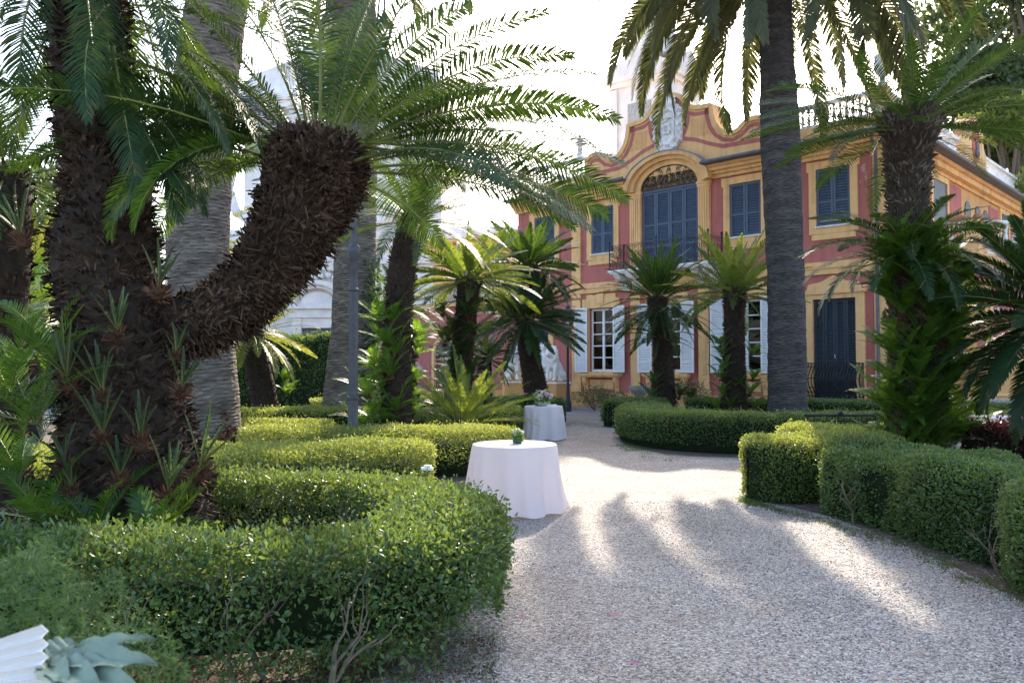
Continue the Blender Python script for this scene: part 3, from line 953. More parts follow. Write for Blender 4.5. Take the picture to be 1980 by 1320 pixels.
rgA = np.random.default_rng(5)
D = 5.7
def pt(px, py, r, d=D):
    q = P(px, py, d)
    return (q[0], q[1], q[2], r)

# --- the big twin cycad in the foreground
base = P(262, 1000, D)
o0 = np.array([base[0], base[1], 0.0])
big = empty('cycad_palm', o0, 'huge old cycad with one upright and one leaning shaggy trunk, nearest on the left', 'palm', 'cycad palms in the beds')
rg = np.random.default_rng(100)
S, nr, T = trunk_surface([(base[0], base[1], -0.05, 0.55), (base[0] - .02, base[1], 0.5, 0.50), pt(252, 850, 0.42), pt(238, 720, 0.37), pt(218, 600, 0.345), pt(200, 480, 0.325), pt(203, 400, 0.27), pt(205, 360, 0.285), pt(190, 250, 0.25), pt(178, 120, 0.25), pt(168, 0, 0.26), pt(160, -90, 0.34), pt(158, -150, 0.28)], 101, 36, 0.05, 0.06)
qm = QM(); surf_quads(qm, S, 0)
add_scales(qm, S, nr, T, 6500, 0.070, 0.030, rg, 1, 0.30, 0.50, 0.1, -0.12)
add_scales(qm, S, nr, T, 3500, 0.10, 0.012, rg, 1, 0.1, 0.40, 0.45, 0.05)
qm.build('trunk', [M_BARK, M_SCALE], big, offset=o0)
S2, nr2, T2 = trunk_surface([pt(250, 650, 0.22, 5.75), pt(340, 632, 0.205, 5.75), pt(425, 605, 0.20, 5.75), pt(495, 545, 0.215, 5.75), pt(550, 465, 0.25, 5.75), pt(582, 405, 0.275, 5.75), pt(605, 350, 0.31, 5.75), pt(616, 310, 0.325, 5.75), pt(622, 284, 0.28, 5.75), pt(624, 268, 0.18, 5.75)], 102, 36, 0.045, 0.05)
qm = QM(); surf_quads(qm, S2, 0)
add_scales(qm, S2, nr2, T2, 7500, 0.075, 0.030, rg, 1, 0.6, 0.2, 0.2, 0.0)
add_scales(qm, S2, nr2, T2, 3200, 0.10, 0.014, rg, 1, 0.25, 0.2, 0.5, 0.1)
add_scales(qm, S2, nr2, T2, 1500, 0.05, 0.040, rg, 1, 0.2, 0.9, 0.0, 0.12, (int(len(S2) * .78), len(S2) - 1))
qm.build('branch', [M_BARK, M_SCALE], big, offset=o0)
# knobs at the foot
mb = QM()
for k in range(46):
    a = rg.uniform(-2.9, 0.2); z = abs(rg.normal(0, 0.24)) + 0.02
    rr_ = 0.60 - 0.12 * z
    c = o0 + np.array([math.cos(a) * rr_, math.sin(a) * rr_, z])
    n = 70
    dd = unit(rg.normal(size=(n, 3)))
    rad = rg.uniform(0.03, 0.075)
    leaf_quads(mb, c + dd * rad * 0.6, dd, rad * .8, rad * .5, rg, 0, 0.5)
mb.build('root_bulb', [M_FUZZ], big, offset=o0)
crC = P(622, 276, 5.75)
qm = QM()
crown(qm, crC, (0.10, -0.06, 1), 46, 1.78, rg, elo=0.0, ehi=1.45, droop=(0.5, 0.8), skip=lambda a, e: 3.75 < a < 5.6 and e < 1.25, s0=.15, roll=.75, nl=120, ll=0.225, lw=0.0115, r0=0.25, v=0.2, rr=0.014, pw=0.85, grav=0.16, phi0=12, phi1=48)
# extra fronds to the right and left, reaching far
for az, e0, L, dr in ((0.05, 0.25, 2.0, 0.7), (-0.15, 0.05, 2.0, 0.65), (0.25, 0.45, 1.95, 0.85), (-0.3, 0.62, 1.7, .8), (2.9, 0.45, 1.7, 1.0), (3.25, 0.2, 1.5, 0.9), (2.6, 0.7, 2.0, 1.0), (3.6, -0.05, 1.3, 1.1), (-0.35, -0.1, 1.9, 0.7), (0.9, 0.9, 1.9, 1.0), (1.9, 1.0, 1.8, 0.9), (3.05, 0.35, 1.5, .75), (2.75, 0.55, 1.7, .8), (3.3, 0.5, 1.5, .8), (2.5, 0.85, 1.9, .9), (3.0, 0.75, 1.8, .9), (2.3, 0.4, 1.6, .7), (-0.05, -0.15, 1.7, .5), (0.15, -0.05, 1.9, .5), (0.1, 0.62, 1.9, .7), (-0.2, 0.35, 1.9, .7)):
    frond(qm, crC + np.array([math.cos(az) * .24, math.sin(az) * .24, -0.02]), az, e0, L, dr, 125, 0.23, 0.0115, rg, np.eye(3), rg.uniform(-.1, .1), 0.15, rr=0.014, grav=0.18, phi0=12, phi1=48, roll=rg.choice((-1, 1)) * rg.uniform(.45, 1.0), s0=.15)
for az, e0, L, dr in ((3.45, 0.15, 1.5, 1.75), (3.7, 0.0, 1.3, 1.5), (2.95, -0.1, 1.5, 1.2)):
    frond(qm, crC + np.array([math.cos(az) * .26, math.sin(az) * .26, -0.05]), az, e0, L, dr, 100, 0.19, 0.0115, rg, np.eye(3), 0.0, 0.2, rr=0.013, grav=0.18, phi0=14, phi1=50, roll=.5, s0=.15, mi=2)  # brighter leaf colour stands in for backlight on these fronds
qm.build('crown', [M_FROND, M_RACHIS, M_FRONDG], big, offset=o0)
qm = QM()
c2 = P(160, -150, D)
crown(qm, c2, (0.12, -0.1, 1), 40, 1.6, rg, skip=lambda a, e: 2.6 < a < 4.4 and e < .1, elo=-1.0, ehi=1.3, droop=(0.4, 0.9), nl=95, ll=0.20, lw=0.011, r0=0.28, v=0.2, rr=0.013, pw=0.75, tone=-0.1, grav=0.25)
for px, py, az, e0, L in ((250, 60, -0.5, -0.5, 1.25), (240, 200, -0.6, -0.7, 1.0), (210, 10, -1.4, -0.6, 1.3), (265, 120, 0.0, -0.3, 1.2), (255, 10, 0.1, 0.0, 1.5), (220, 90, -1.0, -0.9, 1.2), (270, 40, -0.2, -0.5, 1.3), (260, 180, -0.3, -0.7, 1.0), (240, 260, -0.5, -0.4, 0.8), (280, 80, 0.3, -0.2, 1.3)):
    frond(qm, P(px, py, D - 0.25), az, e0, L, 0.8, 80, 0.17, 0.010, rg, np.eye(3), 0.1, 0.2, grav=0.25)
qm.build('crown', [M_FROND, M_RACHIS], big, offset=o0)
# basal shoots, each a part
for px, py, L, nf, dd in ((145, 745, .42, 9, .50), (232, 655, .30, 7, .43), (205, 770, .36, 8, .48), (335, 690, .22, 5, .38), (205, 850, .36, 7, .52), (235, 930, .30, 6, .55), (320, 960, .34, 7, .50), (375, 915, .42, 6, .40), (135, 900, .25, 5, .52), (345, 760, .28, 6, .40), (60, 470, .40, 6, .30), (300, 570, .30, 6, .22), (150, 950, .22, 5, .55), (270, 860, .26, 5, .52)):
    qm = QM()
    p = P(px, py, D - dd)
    nrm = unit(np.array([p[0] - o0[0], p[1] - o0[1], 0]))
    shoot(qm, p, nrm, rg, nf, L, True, rg.uniform(.045, .085), nl=30, spread=0.42, ll=0.035, lw=0.010)
    qm.build('side_shoot', [M_SHOOTD, M_RACHIS, M_FUZZ], big, offset=o0)
qm = QM()
for px, py, dd, L, nf in ((70, 820, .4, .95, 9), (110, 700, .3, .85, 8), (20, 760, .3, 1.0, 9), (300, 1040, .68, .55, 6), (190, 1030, .68, .6, 7), (90, 1010, .6, .6, 8), (40, 920, .4, .8, 8), (330, 1020, .6, .45, 5)):
    p = P(px, py, D - dd)
    shoot(qm, p, unit(np.array([-0.6, -0.6, 0.0])), rg, nf, L, False, 0.0, nl=46, spread=0.95, ll=0.13, lw=0.009, tone=-0.15)
qm.build('leafy_shoot', [M_FRONDG, M_RACHIS, M_FUZZ], big, offset=o0)

# --- small dark cycad at the left edge
b = P(8, 900, 7.2)
t1 = P(12, 330, 7.2)
cyc('dark cycad with a bare crown at the left edge, partly cut off', b, [(b[0], b[1], 0, .2), (b[0], b[1], 1.8, .17), (t1[0], t1[1], t1[2] - .3, .2), (t1[0], t1[1], t1[2], .14)],
    [dict(c=t1, nf=34, L=1.25, elo=-0.7, ehi=1.4, droop=(.4, 1.1), nl=80, ll=.16, lw=.010, r0=.12, v=.25, tone=-0.2)], 110, scales=900)
b = P(10, 900, 12.0); t1 = P(30, 600, 12.0)
cyc('short bright cycad behind the left edge trunk', b, [(b[0], b[1], 0, .2), (t1[0], t1[1], t1[2], .17)],
    [dict(c=t1, nf=34, L=1.4, elo=-0.5, ehi=1.3, droop=(.4, 1.2), nl=60, ll=.18, lw=.013, r0=.12, mat=M_FRONDG)], 111, scales=300)
b = P(60, 900, 16.0); t1 = P(70, 520, 16.0)
cyc('tall slim cycad seen between the left trunks', b, [(b[0], b[1], 0, .2), (t1[0], t1[1], t1[2], .2)],
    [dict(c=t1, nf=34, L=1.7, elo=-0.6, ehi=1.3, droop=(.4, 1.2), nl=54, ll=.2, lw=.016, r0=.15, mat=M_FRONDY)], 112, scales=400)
b = P(380, 900, 18.0); t1 = P(385, 470, 18.0)
cyc('cycad whose fronds show on both sides of the grey date palm trunk', b, [(b[0], b[1], 0, .26), (t1[0], t1[1], t1[2] - .2, .24), (t1[0], t1[1], t1[2], .2)],
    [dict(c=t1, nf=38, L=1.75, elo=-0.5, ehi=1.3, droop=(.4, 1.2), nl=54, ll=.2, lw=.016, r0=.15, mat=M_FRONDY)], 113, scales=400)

# --- leaning yellow cycad
b = P(522, 790, 20); t1 = P(488, 640, 20)
cyc('short leaning cycad with yellow backlit fronds below the big branch', b, [(b[0], b[1], -.2, .42), (b[0] - .1, b[1], .5, .34), (t1[0] + .05, b[1], t1[2] - .35, .27), (t1[0], t1[1], t1[2], .2)],
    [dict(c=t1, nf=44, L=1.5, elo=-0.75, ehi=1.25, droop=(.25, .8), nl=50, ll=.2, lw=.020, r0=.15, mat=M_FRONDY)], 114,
    [dict(at=[(P(548, 740, 19.7), np.array([.8, -.5, 0])), (P(552, 765, 19.7), np.array([.8, -.5, 0]))], nf=7, L=.5, stiff=False, fuzz=0, nl=14, lw=.03, ll=.12)], scales=900)

# --- cycad with the shoot covered left side (behind the lamp post)
d5 = 14.0
b = P(765, 880, d5); t1 = P(803, 418, d5)
def r5(px, py, r): 
    q = P(px, py, d5); return (q[0], q[1], q[2], r)
sh5 = []
for px, py in ((735, 640), (715, 690), (752, 600), (700, 740), (728, 735), (745, 700), (712, 790), (735, 800), (752, 770), (690, 800), (758, 660), (725, 600)):
    sh5.append((P(px + 18, py + 30, d5 - rgA.uniform(0, .3)), unit(np.array([rgA.uniform(-1, -.1), rgA.uniform(-.8, .2), 0]))))
sh5b = [(P(px, py, d5 + .1), unit(np.array([1, rgA.uniform(-.3, .3), 0]))) for px, py in ((798, 650), (800, 690), (795, 740), (792, 800), (799, 670), (790, 770))]
cyc('tall slim cycad right of the lamp post, its left flank covered in bright green shoots', b, [(b[0], b[1], -.05, .29), r5(768, 760, .26), r5(768, 650, .24), r5(773, 560, .235), r5(785, 480, .23), r5(800, 430, .25), r5(804, 412, .17)],
    [dict(c=t1, axis=(.12, 0, 1), nf=50, L=1.65, elo=-0.35, ehi=1.4, droop=(.4, .85), nl=64, ll=.20, lw=.014, r0=.16, mat=M_FROND)], 115,
    [dict(at=sh5, nf=9, L=.75, stiff=False, fuzz=0.07, nl=26, lw=.016, ll=.14, spread=.8, tone=.15), dict(at=sh5b, nf=7, L=.5, stiff=False, fuzz=0.05, nl=18, lw=.018, ll=.12, spread=.8, tone=.3)], scales=3200, sL=.075, sW=.026)

# --- cycad behind it and the ones before the left wing
b = P(800, 860, 22); t1 = P(775, 590, 22)
cyc('dark cycad half hidden behind the shoot covered trunk', b, [(b[0], b[1], 0, .25), (t1[0], t1[1], t1[2], .2)],
    [dict(c=t1, nf=40, L=1.35, elo=-0.7, ehi=1.3, droop=(.4, 1.2), nl=46, ll=.18, lw=.020, r0=.15)], 116, scales=500)
d6 = 20
b = P(888, 830, d6); t1 = P(907, 535, d6)
sh6 = [(np.array([b[0], b[1], 0]) + np.array([rgA.uniform(-.35, .35), rgA.uniform(-.35, 0), z]), unit(np.array([rgA.uniform(-1, 1), rgA.uniform(-1, -.1), 0]))) for z in rgA.uniform(.2, 3.0, 26)]
cyc('cycad with broad open crown and shoots down its trunk, before the terrace', b, [(b[0], b[1], 0, .33), (b[0] + .05, b[1], 1.6, .28), (t1[0] - .03, t1[1], t1[2] - .5, .27), (t1[0], t1[1], t1[2] - .1, .33), (t1[0], t1[1], t1[2] + .02, .22)],
    [dict(c=t1, nf=60, L=1.65, elo=-0.3, ehi=.95, droop=(.3, .6), nl=54, ll=.22, lw=.030, r0=.22, v=.45, mat=M_FRONDM)], 117,
    [dict(at=sh6, nf=8, L=.75, stiff=False, fuzz=.06, nl=20, lw=.022, ll=.14, spread=.9, mat=M_FROND)], scales=1000)
d7 = 25
b = P(1042, 800, d7); t1 = P(1022, 512, d7); t2 = P(1018, 612, d7 - .6)
cyc('two tiered cycad with a thick leaning trunk in front of the lion statues', b, [(b[0], b[1], 0, .56), (b[0] - .12, b[1], 1.0, .36), (t2[0] - .05, b[1], t2[2], .30), (t1[0], t1[1], t1[2] - .3, .32), (t1[0], t1[1], t1[2], .26)],
    [dict(c=t1, nf=60, L=1.75, elo=-0.45, ehi=1.15, droop=(.35, .7), nl=52, ll=.24, lw=.034, r0=.2, v=.4), dict(c=t2, axis=(0, -.6, 1), nf=64, L=1.75, elo=-0.30, ehi=1.0, droop=(.35, .65), nl=52, ll=.24, lw=.034, r0=.2, tone=-.1)], 118, scales=1400)
b = P(935, 830, 26); t1 = P(937, 690, 26)
cyc('low dark cycad left of the first lion statue', b, [(b[0], b[1], 0, .3), (t1[0], t1[1], t1[2], .22)],
    [dict(c=t1, nf=40, L=1.0, elo=-0.5, ehi=1.3, droop=(.3, .8), nl=44, ll=.18, lw=.026, r0=.18, tone=-.1)], 119, scales=300)
# ground cycad
b = P(893, 790, 16.0); c12 = np.array([b[0], b[1], 0.55])
cyc('stemless cycad spreading its glossy fronds low over the hedges', b, [(b[0], b[1], 0, .22), (b[0], b[1], .55, .2)],
    [dict(c=c12, axis=(.22, -.1, 1), nf=40, L=1.5, elo=0.0, ehi=1.2, droop=(.2, .45), nl=70, ll=.15, lw=.012, r0=.14, v=.7, tone=.1, mat=M_FRONDM)], 120, scales=260)

# --- the pair before the villa windows
d8 = 25.0
b = P(1284, 800, d8); t1 = P(1272, 575, d8)
cyc('cycad with an upright tuft above a drooping skirt of fronds, before the second window', b, [(b[0], b[1], 0, .42), (b[0], b[1], 1.0, .33), (b[0] - .03, b[1], 2.2, .28), (t1[0], t1[1], t1[2] - .35, .30), (t1[0], t1[1], t1[2], .3)],
    [dict(c=t1 + np.array([0, 0, .1]), nf=60, L=1.7, elo=0.12, ehi=1.45, droop=(.35, .7), nl=46, ll=.20, lw=.030, r0=.22, tone=-.05), dict(c=t1 - np.array([0, 0, .25]), nf=30, L=1.8, elo=-0.45, ehi=0.0, droop=(.5, .8), nl=46, ll=.20, lw=.030, r0=.3, tone=-.15), dict(c=P(1272, 645, d8), nf=16, L=1.1, elo=-0.2, ehi=0.5, droop=(.6, 1.0), nl=36, ll=.15, lw=.022, r0=.3, tone=-.1)], 121,
    [dict(at=[(P(1268, 748, d8 - .3), np.array([-.5, -.8, 0])), (P(1262, 775, d8 - .4), np.array([-.5, -.8, 0])), (P(1310, 770, d8 - .3), np.array([.6, -.7, 0])), (P(1330, 775, d8 - .2), np.array([.9, -.3, 0]))], nf=9, L=.65, stiff=False, fuzz=.07, nl=20, lw=.022, ll=.12, spread=.7, mat=M_FROND)], scales=2600, sL=.08, sW=.03)
d9 = 21.5
b = P(1420, 820, d9); t1 = P(1421, 560, d9)
sh9 = [(P(px, py, d9 - .25), unit(np.array([sx, -.6, 0]))) for px, py, sx in ((1402, 690, -1), (1398, 735, -1), (1402, 765, -.8), (1396, 670, -1), (1448, 690, 1), (1452, 735, .8), (1428, 745, .1), (1405, 715, -.6), (1445, 765, .7), (1415, 790, -.3), (1390, 790, -1), (1455, 790, 1))]
cyc('cycad with shining backlit crown and small shoots on its straight trunk, before the third window', b, [(b[0], b[1], 0, .36), (b[0], b[1], 1.0, .31), (b[0] + .02, b[1], 2.5, .26), (t1[0], t1[1], t1[2] - .2, .29), (t1[0], t1[1], t1[2], .3), (t1[0], t1[1], t1[2] + .12, .2)],
    [dict(c=t1, nf=60, L=1.75, elo=-0.35, ehi=1.35, droop=(.3, .6), nl=50, ll=.20, lw=.028, r0=.22, v=.5, tone=.1, mat=M_FRONDM)], 122,
    [dict(at=sh9, nf=8, L=.5, stiff=False, fuzz=.06, nl=20, lw=.02, ll=.11, spread=.75)], scales=3000, sL=.075, sW=.028)

# --- big cycad on the right with the skirt of shoots
d10 = 11.0
b = P(1776, 900, d10); t1 = P(1760, 228, d10)
def r10(px, py, r):
    q = P(px, py, d10); return (q[0], q[1], q[2], r)
sh10 = []
for k in range(62):
    z = rgA.uniform(0.25, 3.15)
    px = 1772
    q = np.array([b[0], b[1], z])
    a = rgA.uniform(-PI * 1.06, PI * .06)
    rr_ = .34 - .03 * z
    nrm = np.array([math.cos(a), math.sin(a), 0])
    sh10.append((q + nrm * rr_, nrm))
sh10b = [(np.array([b[0], b[1], z]) + np.array([.3, .1, 0]), np.array([1, .2, 0])) for z in (.7, 1.0, 1.3, 1.6, .45)] + [(P(1880, 850, 11.2), np.array([.5, -.4, 0])), (P(1905, 850, 11.3), np.array([.5, -.4, 0]))]
cyc('tall cycad on the right, its lower trunk clothed in dense green shoots', b, [(b[0], b[1], -.05, .42), (b[0], b[1], 1.0, .36), r10(1766, 560, .30), r10(1757, 430, .26), r10(1755, 360, .27), r10(1756, 290, .31), r10(1760, 245, .39), r10(1760, 222, .36), r10(1760, 212, .2)],
    [dict(c=t1, nf=34, L=1.75, elo=-0.2, ehi=.95, droop=(.35, .6), pw=.8, extra=[(3.1, .35, 2.0, .6), (3.4, .15, 2.0, .5), (2.9, .1, 2.0, .45), (3.25, .5, 1.9, .8), (2.7, .3, 1.9, .6), (.1, .4, 2.0, .6), (-.2, .2, 1.9, .5), (.3, .6, 2.0, .7), (.4, .25, 1.9, .5)], nl=90, ll=.22, lw=.0135, r0=.28, tone=-.15, mat=M_FROND, phi0=15, phi1=55),
     dict(c=P(1752, 470, d10), nf=36, L=1.25, elo=-0.3, ehi=0.7, droop=(.7, 1.2), nl=60, ll=.19, lw=.015, r0=.28, tone=-.1, az0=2.4, azr=4.4, mat=M_FROND)], 123,
    [dict(at=sh10, nf=8, L=.74, stiff=False, fuzz=.07, nl=30, lw=.017, ll=.125, spread=.6, tone=-.05), dict(at=sh10b, nf=8, L=.55, stiff=False, fuzz=0.0, nl=22, lw=.018, ll=.12, spread=.7, tone=.5, mat=M_FRONDG)], mats=(M_BARK, M_SCALEG), scales=6500, sL=.075, sW=.036, up=.7, out=.40)
# --- cycad cut by the right edge
b = P(2060, 900, 10.0); t1 = P(2050, 600, 10.0)
cyc('dark cycad reaching in from the right picture edge', b, [(b[0], b[1], 0, .3), (t1[0], t1[1], t1[2], .25)],
    [dict(c=t1, nf=90, L=1.5, elo=-0.75, ehi=1.35, droop=(.3, .9), nl=90, ll=.22, lw=.022, r0=.2, tone=-.2)], 124, scales=500)

# --- date palms
def date(label, base, trunk, seed, mat, nf=70, L=4.6, crown_c=None, elo=-0.55, ivy=None, roots=False, cr=None):
    o0 = np.array([base[0], base[1], 0.0])
    root = empty('date_palm', o0, label, 'palm', 'tall date palms')
    date_trunk(root, o0, trunk, seed, mat)
    rg = np.random.default_rng(seed)
    qm = QM()
    kw = dict(elo=elo, ehi=1.4, droop=(.5, 1.5), nl=110, ll=.50, lw=.032, r0=.45, v=.45, rr=.028, grav=.22, pw=.8, phi0=38, phi1=60)
    if cr: kw.update(cr)
    crown(qm, crown_c, (0, 0, 1), nf, L, rg, **kw)
    qm.build('crown', [M_DATE, M_RACHIS], root, offset=o0)
    if roots:
        mb = QM()
        for k in range(60):
            a = rg.uniform(-PI, .4); z = abs(rg.normal(0, .28)) + .05
            c = o0 + np.array([math.cos(a) * (.66 - z * .1), math.sin(a) * (.66 - z * .1), z])
            dd = unit(rg.normal(size=(40, 3)))
            rad = rg.uniform(.05, .11)
            leaf_quads(mb, c + dd * rad * .6, dd, rad * .8, rad * .6, rg, 0, .5)
        mb.build('root_mass', [M_FUZZ], root, offset=o0)
    if ivy:
        z0, z1, a0, a1, rad, n = ivy
        S, nr, T = trunk_surface(trunk, seed, 56, .06, .03)
        n1, n2 = S.shape[:2]
        ii = rg.integers(0, n1, n * 4); jj = rg.integers(0, n2, n * 4)
        pos = S[ii, jj]; nn = nr[ii, jj]
        an = np.arctan2(nn[:, 1], nn[:, 0])
        mid = (a0 + a1) / 2
        wv = np.abs(an - mid) + .35 * sines(pos, seed, .5, 3) + np.clip((pos[:, 2] - z0) / (z1 - z0), 0, 1) * .35
        ok = (pos[:, 2] > z0) & (pos[:, 2] < z1) & (wv < (a1 - a0) / 2)
        pos, nn = pos[ok][:n], nn[ok][:n]
        qm = QM()
        leaf_quads(qm, pos + nn * rg.uniform(.02, .12, (len(pos), 1)), nn, .10, .08, rg, 0, .7)
        qm.build('ivy', [M_IVY], root, offset=o0)

dA = 14.0
b = P(402, 870, dA)
def ra(px, py, r):
    q = P(px, py, dA); return (q[0], q[1], q[2], r)
date('tall date palm with a pale grey trunk and a root mass, behind the big cycad', b, [(b[0], b[1], -.1, .60), (b[0], b[1], .45, .55), ra(398, 720, .50), ra(385, 560, .51), ra(385, 380, .52), ra(400, 150, .52), ra(420, 0, .50), ra(440, -200, .48), ra(455, -420, .45), ra(462, -520, .5)], 201, M_DATEBARK, 60, 4.3, P(462, -525, dA), elo=-.3, roots=True)
dC = 20.5
b = P(668, 830, dC)
def rc(px, py, r):
    q = P(px, py, dC); return (q[0], q[1], q[2], r)
date('tall date palm with ivy climbing its right side, behind the lamp post', b, [(b[0], b[1], -.1, .78), rc(674, 780, .66), rc(680, 690, .58), rc(685, 560, .52), rc(686, 400, .54), rc(683, 200, .62), rc(680, 60, .62), rc(680, -120, .55), rc(680, -230, .6)], 202, M_DATEBARK, 60, 4.6, P(680, -240, dC), elo=-.25, ivy=(.0, 4.2, -1.3, 0.9, .62, 2600))
dB = 20.0
b = P(1522, 860, dB)
def rb(px, py, r):
    q = P(px, py, dB); return (q[0], q[1], q[2], r)
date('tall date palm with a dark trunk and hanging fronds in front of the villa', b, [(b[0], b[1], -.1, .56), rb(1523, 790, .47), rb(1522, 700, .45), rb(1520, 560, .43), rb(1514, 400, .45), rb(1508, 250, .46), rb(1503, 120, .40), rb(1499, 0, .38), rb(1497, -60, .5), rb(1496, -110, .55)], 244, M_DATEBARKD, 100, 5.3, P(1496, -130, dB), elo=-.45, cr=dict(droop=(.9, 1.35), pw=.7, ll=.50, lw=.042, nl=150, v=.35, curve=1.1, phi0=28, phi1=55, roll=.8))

# ================================================================== VILLA
VA = (2.71, 34.0, 0)
VRZ = math.atan2(-0.694, 0.72)
villa = empty('villa', VA, 'red and ochre villa with curved gable, white crest and blue shutters', 'villa', None, VRZ)
CX = 4.6

def vpart(mb, name, mat, parent=None, smooth=False):
    return mb.build(name, mat, parent or villa, smooth)

def sheet(name, mat, x0, x1, z0, z1, y, holes, depth=.25, parent=None):
    xs = sorted({x0, x1, *[h[0] for h in holes], *[h[1] for h in holes]})
    zs = sorted({z0, z1, *[h[2] for h in holes], *[h[3] for h in holes]})
    m = MB()
    for i in range(len(xs) - 1):
        for j in range(len(zs) - 1):
            cx, cz = (xs[i] + xs[i + 1]) / 2, (zs[j] + zs[j + 1]) / 2
            if any(h[0] < cx < h[1] and h[2] < cz < h[3] for h in holes): continue
            m.raw([(xs[i], y, zs[j]), (xs[i + 1], y, zs[j]), (xs[i + 1], y, zs[j + 1]), (xs[i], y, zs[j + 1])], [(0, 1, 2, 3)])
    for a, b, c, d in holes:
        for p, q in (((a, c), (b, c)), ((b, c), (b, d)), ((b, d), (a, d)), ((a, d), (a, c))):
            m.raw([(p[0], y, p[1]), (q[0], y, q[1]), (q[0], y + depth, q[1]), (p[0], y + depth, p[1])], [(0, 1, 2, 3)])
    return m.build(name, mat, parent or villa)

UP = [(-2.33, -1.17), (.84, 1.98), (7.14, 8.35), (10.31, 11.43)]
GR = [(.70, 1.95), (3.86, 5.08), (7.05, 8.30)]
holes = [(a, b, 6.22, 8.15) for a, b in UP] + [(3.34, 5.86, 5.08, 8.45)] + [(a, b, 1.42, 4.0) for a, b in GR] + [(10.16, 11.57, .56, 3.84), (-2.75, -1.5, .56, 3.5)]
sheet('wall', M_REDW, -3.4, 12.6, .5, 8.5, 0, holes)
# side wall and the hidden ones
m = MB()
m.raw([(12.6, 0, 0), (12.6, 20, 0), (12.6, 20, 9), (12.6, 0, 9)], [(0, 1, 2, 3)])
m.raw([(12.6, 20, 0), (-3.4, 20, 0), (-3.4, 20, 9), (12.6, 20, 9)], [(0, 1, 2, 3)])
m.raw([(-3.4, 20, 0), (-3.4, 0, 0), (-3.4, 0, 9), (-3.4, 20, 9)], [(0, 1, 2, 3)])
vpart(m, 'wall', M_OCHRED)  # tree shade on the side wall put into this darker ochre
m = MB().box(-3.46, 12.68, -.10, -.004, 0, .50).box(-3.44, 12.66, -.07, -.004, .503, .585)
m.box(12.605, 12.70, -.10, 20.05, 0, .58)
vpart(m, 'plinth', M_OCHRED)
# dark rooms behind the panes
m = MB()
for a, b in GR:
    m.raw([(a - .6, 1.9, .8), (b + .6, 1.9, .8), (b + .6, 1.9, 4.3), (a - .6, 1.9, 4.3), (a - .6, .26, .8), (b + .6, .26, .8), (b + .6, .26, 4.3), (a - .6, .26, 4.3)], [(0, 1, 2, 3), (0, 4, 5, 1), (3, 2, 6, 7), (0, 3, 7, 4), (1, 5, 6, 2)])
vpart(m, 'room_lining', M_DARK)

def shutter(parent, x0, x1, z0, z1, y, mat, mid=(.42,), th=.05, hinge=None, ang=0, nsl=13):
    m = MB(); st = .075
    m.box(x0, x0 + st, y - th, y, z0, z1).box(x1 - st, x1, y - th, y, z0, z1)
    cuts = [z0] + [z0 + (z1 - z0) * f for f in mid] + [z1]
    for i, c in enumerate(cuts):
        lo = c if i == 0 else c - st / 2 - (.035 if i == len(cuts) - 1 else 0)
        hi = c + st if i == 0 else c + st / 2 if i < len(cuts) - 1 else c
        m.box(x0 + st, x1 - st, y - th + .004, y - .004, lo, hi)
    for i in range(len(cuts) - 1):
        a, b = cuts[i] + (.08 if i == 0 else .04), cuts[i + 1] - .05
        n = max(3, int((b - a) / .085))
        for k in range(n):
            z = a + (b - a) * (k + .5) / n
            hh = .030
            m.raw([(x0 + st, y - th + .002, z - hh), (x1 - st, y - th + .002, z - hh), (x1 - st, y - .008, z + hh), (x0 + st, y - .008, z + hh), (x0 + st, y - th + .012, z - hh - .004), (x1 - st, y - th + .012, z - hh - .004), (x1 - st, y, z + hh - .008), (x0 + st, y, z + hh - .008)], [(0, 1, 2, 3), (4, 7, 6, 5), (0, 4, 5, 1), (2, 6, 7, 3)])
    m.raw([(x0 + .01, y + .012, z0), (x1 - .01, y + .012, z0), (x1 - .01, y + .012, z1), (x0 + .01, y + .012, z1)], [(0, 1, 2, 3)])
    if ang:
        M = Matrix.Translation((hinge, y, 0)) @ Matrix.Rotation(ang, 4, 'Z') @ Matrix.Translation((-hinge, -y, 0))
        m.xform(M)
    return m.build('shutter', mat, parent)

for a, b in UP:
    f = MB()
    w_ = .24
    f.box(a - w_, a - .002, -.07, -.003, 6.0, 8.40).box(b + .002, b + w_, -.07, -.003, 6.0, 8.40)
    f.box(a - .002, b + .002, -.068, -.003, 8.152, 8.40)
    f.box(a - w_ - .07, a - w_ - .001, -.066, -.003, 8.1, 8.42).box(b + w_ + .001, b + w_ + .07, -.066, -.003, 8.1, 8.42)
    f.box(a - .002, b + .002, -.068, -.003, 5.99, 6.20)
    f.box(a - .16, b + .16, -.06, -.003, 5.80, 5.985)
    wnd = vpart(f, 'window', M_OCHRE)
    MB().box(a - .03, b + .03, -.13, .2, 6.20, 6.245).build('sill', M_STONE, wnd)
    mid = (a + b) / 2
    shutter(wnd, a + .015, mid - .008, 6.25, 8.14, .03, M_SHUT)
    shutter(wnd, mid + .008, b - .015, 6.25, 8.14, .03, M_SHUT)

# tall door onto the balcony
f = MB()
f.box(3.34, 5.86, -.02, .04, 8.37, 8.46)
wnd = vpart(f, 'window', M_SHUT)
for k in range(4):
    x0 = 3.36 + k * .62
    shutter(wnd, x0 + .008, x0 + .612, 5.36, 8.36, .05, M_SHUT, (.30, .58))

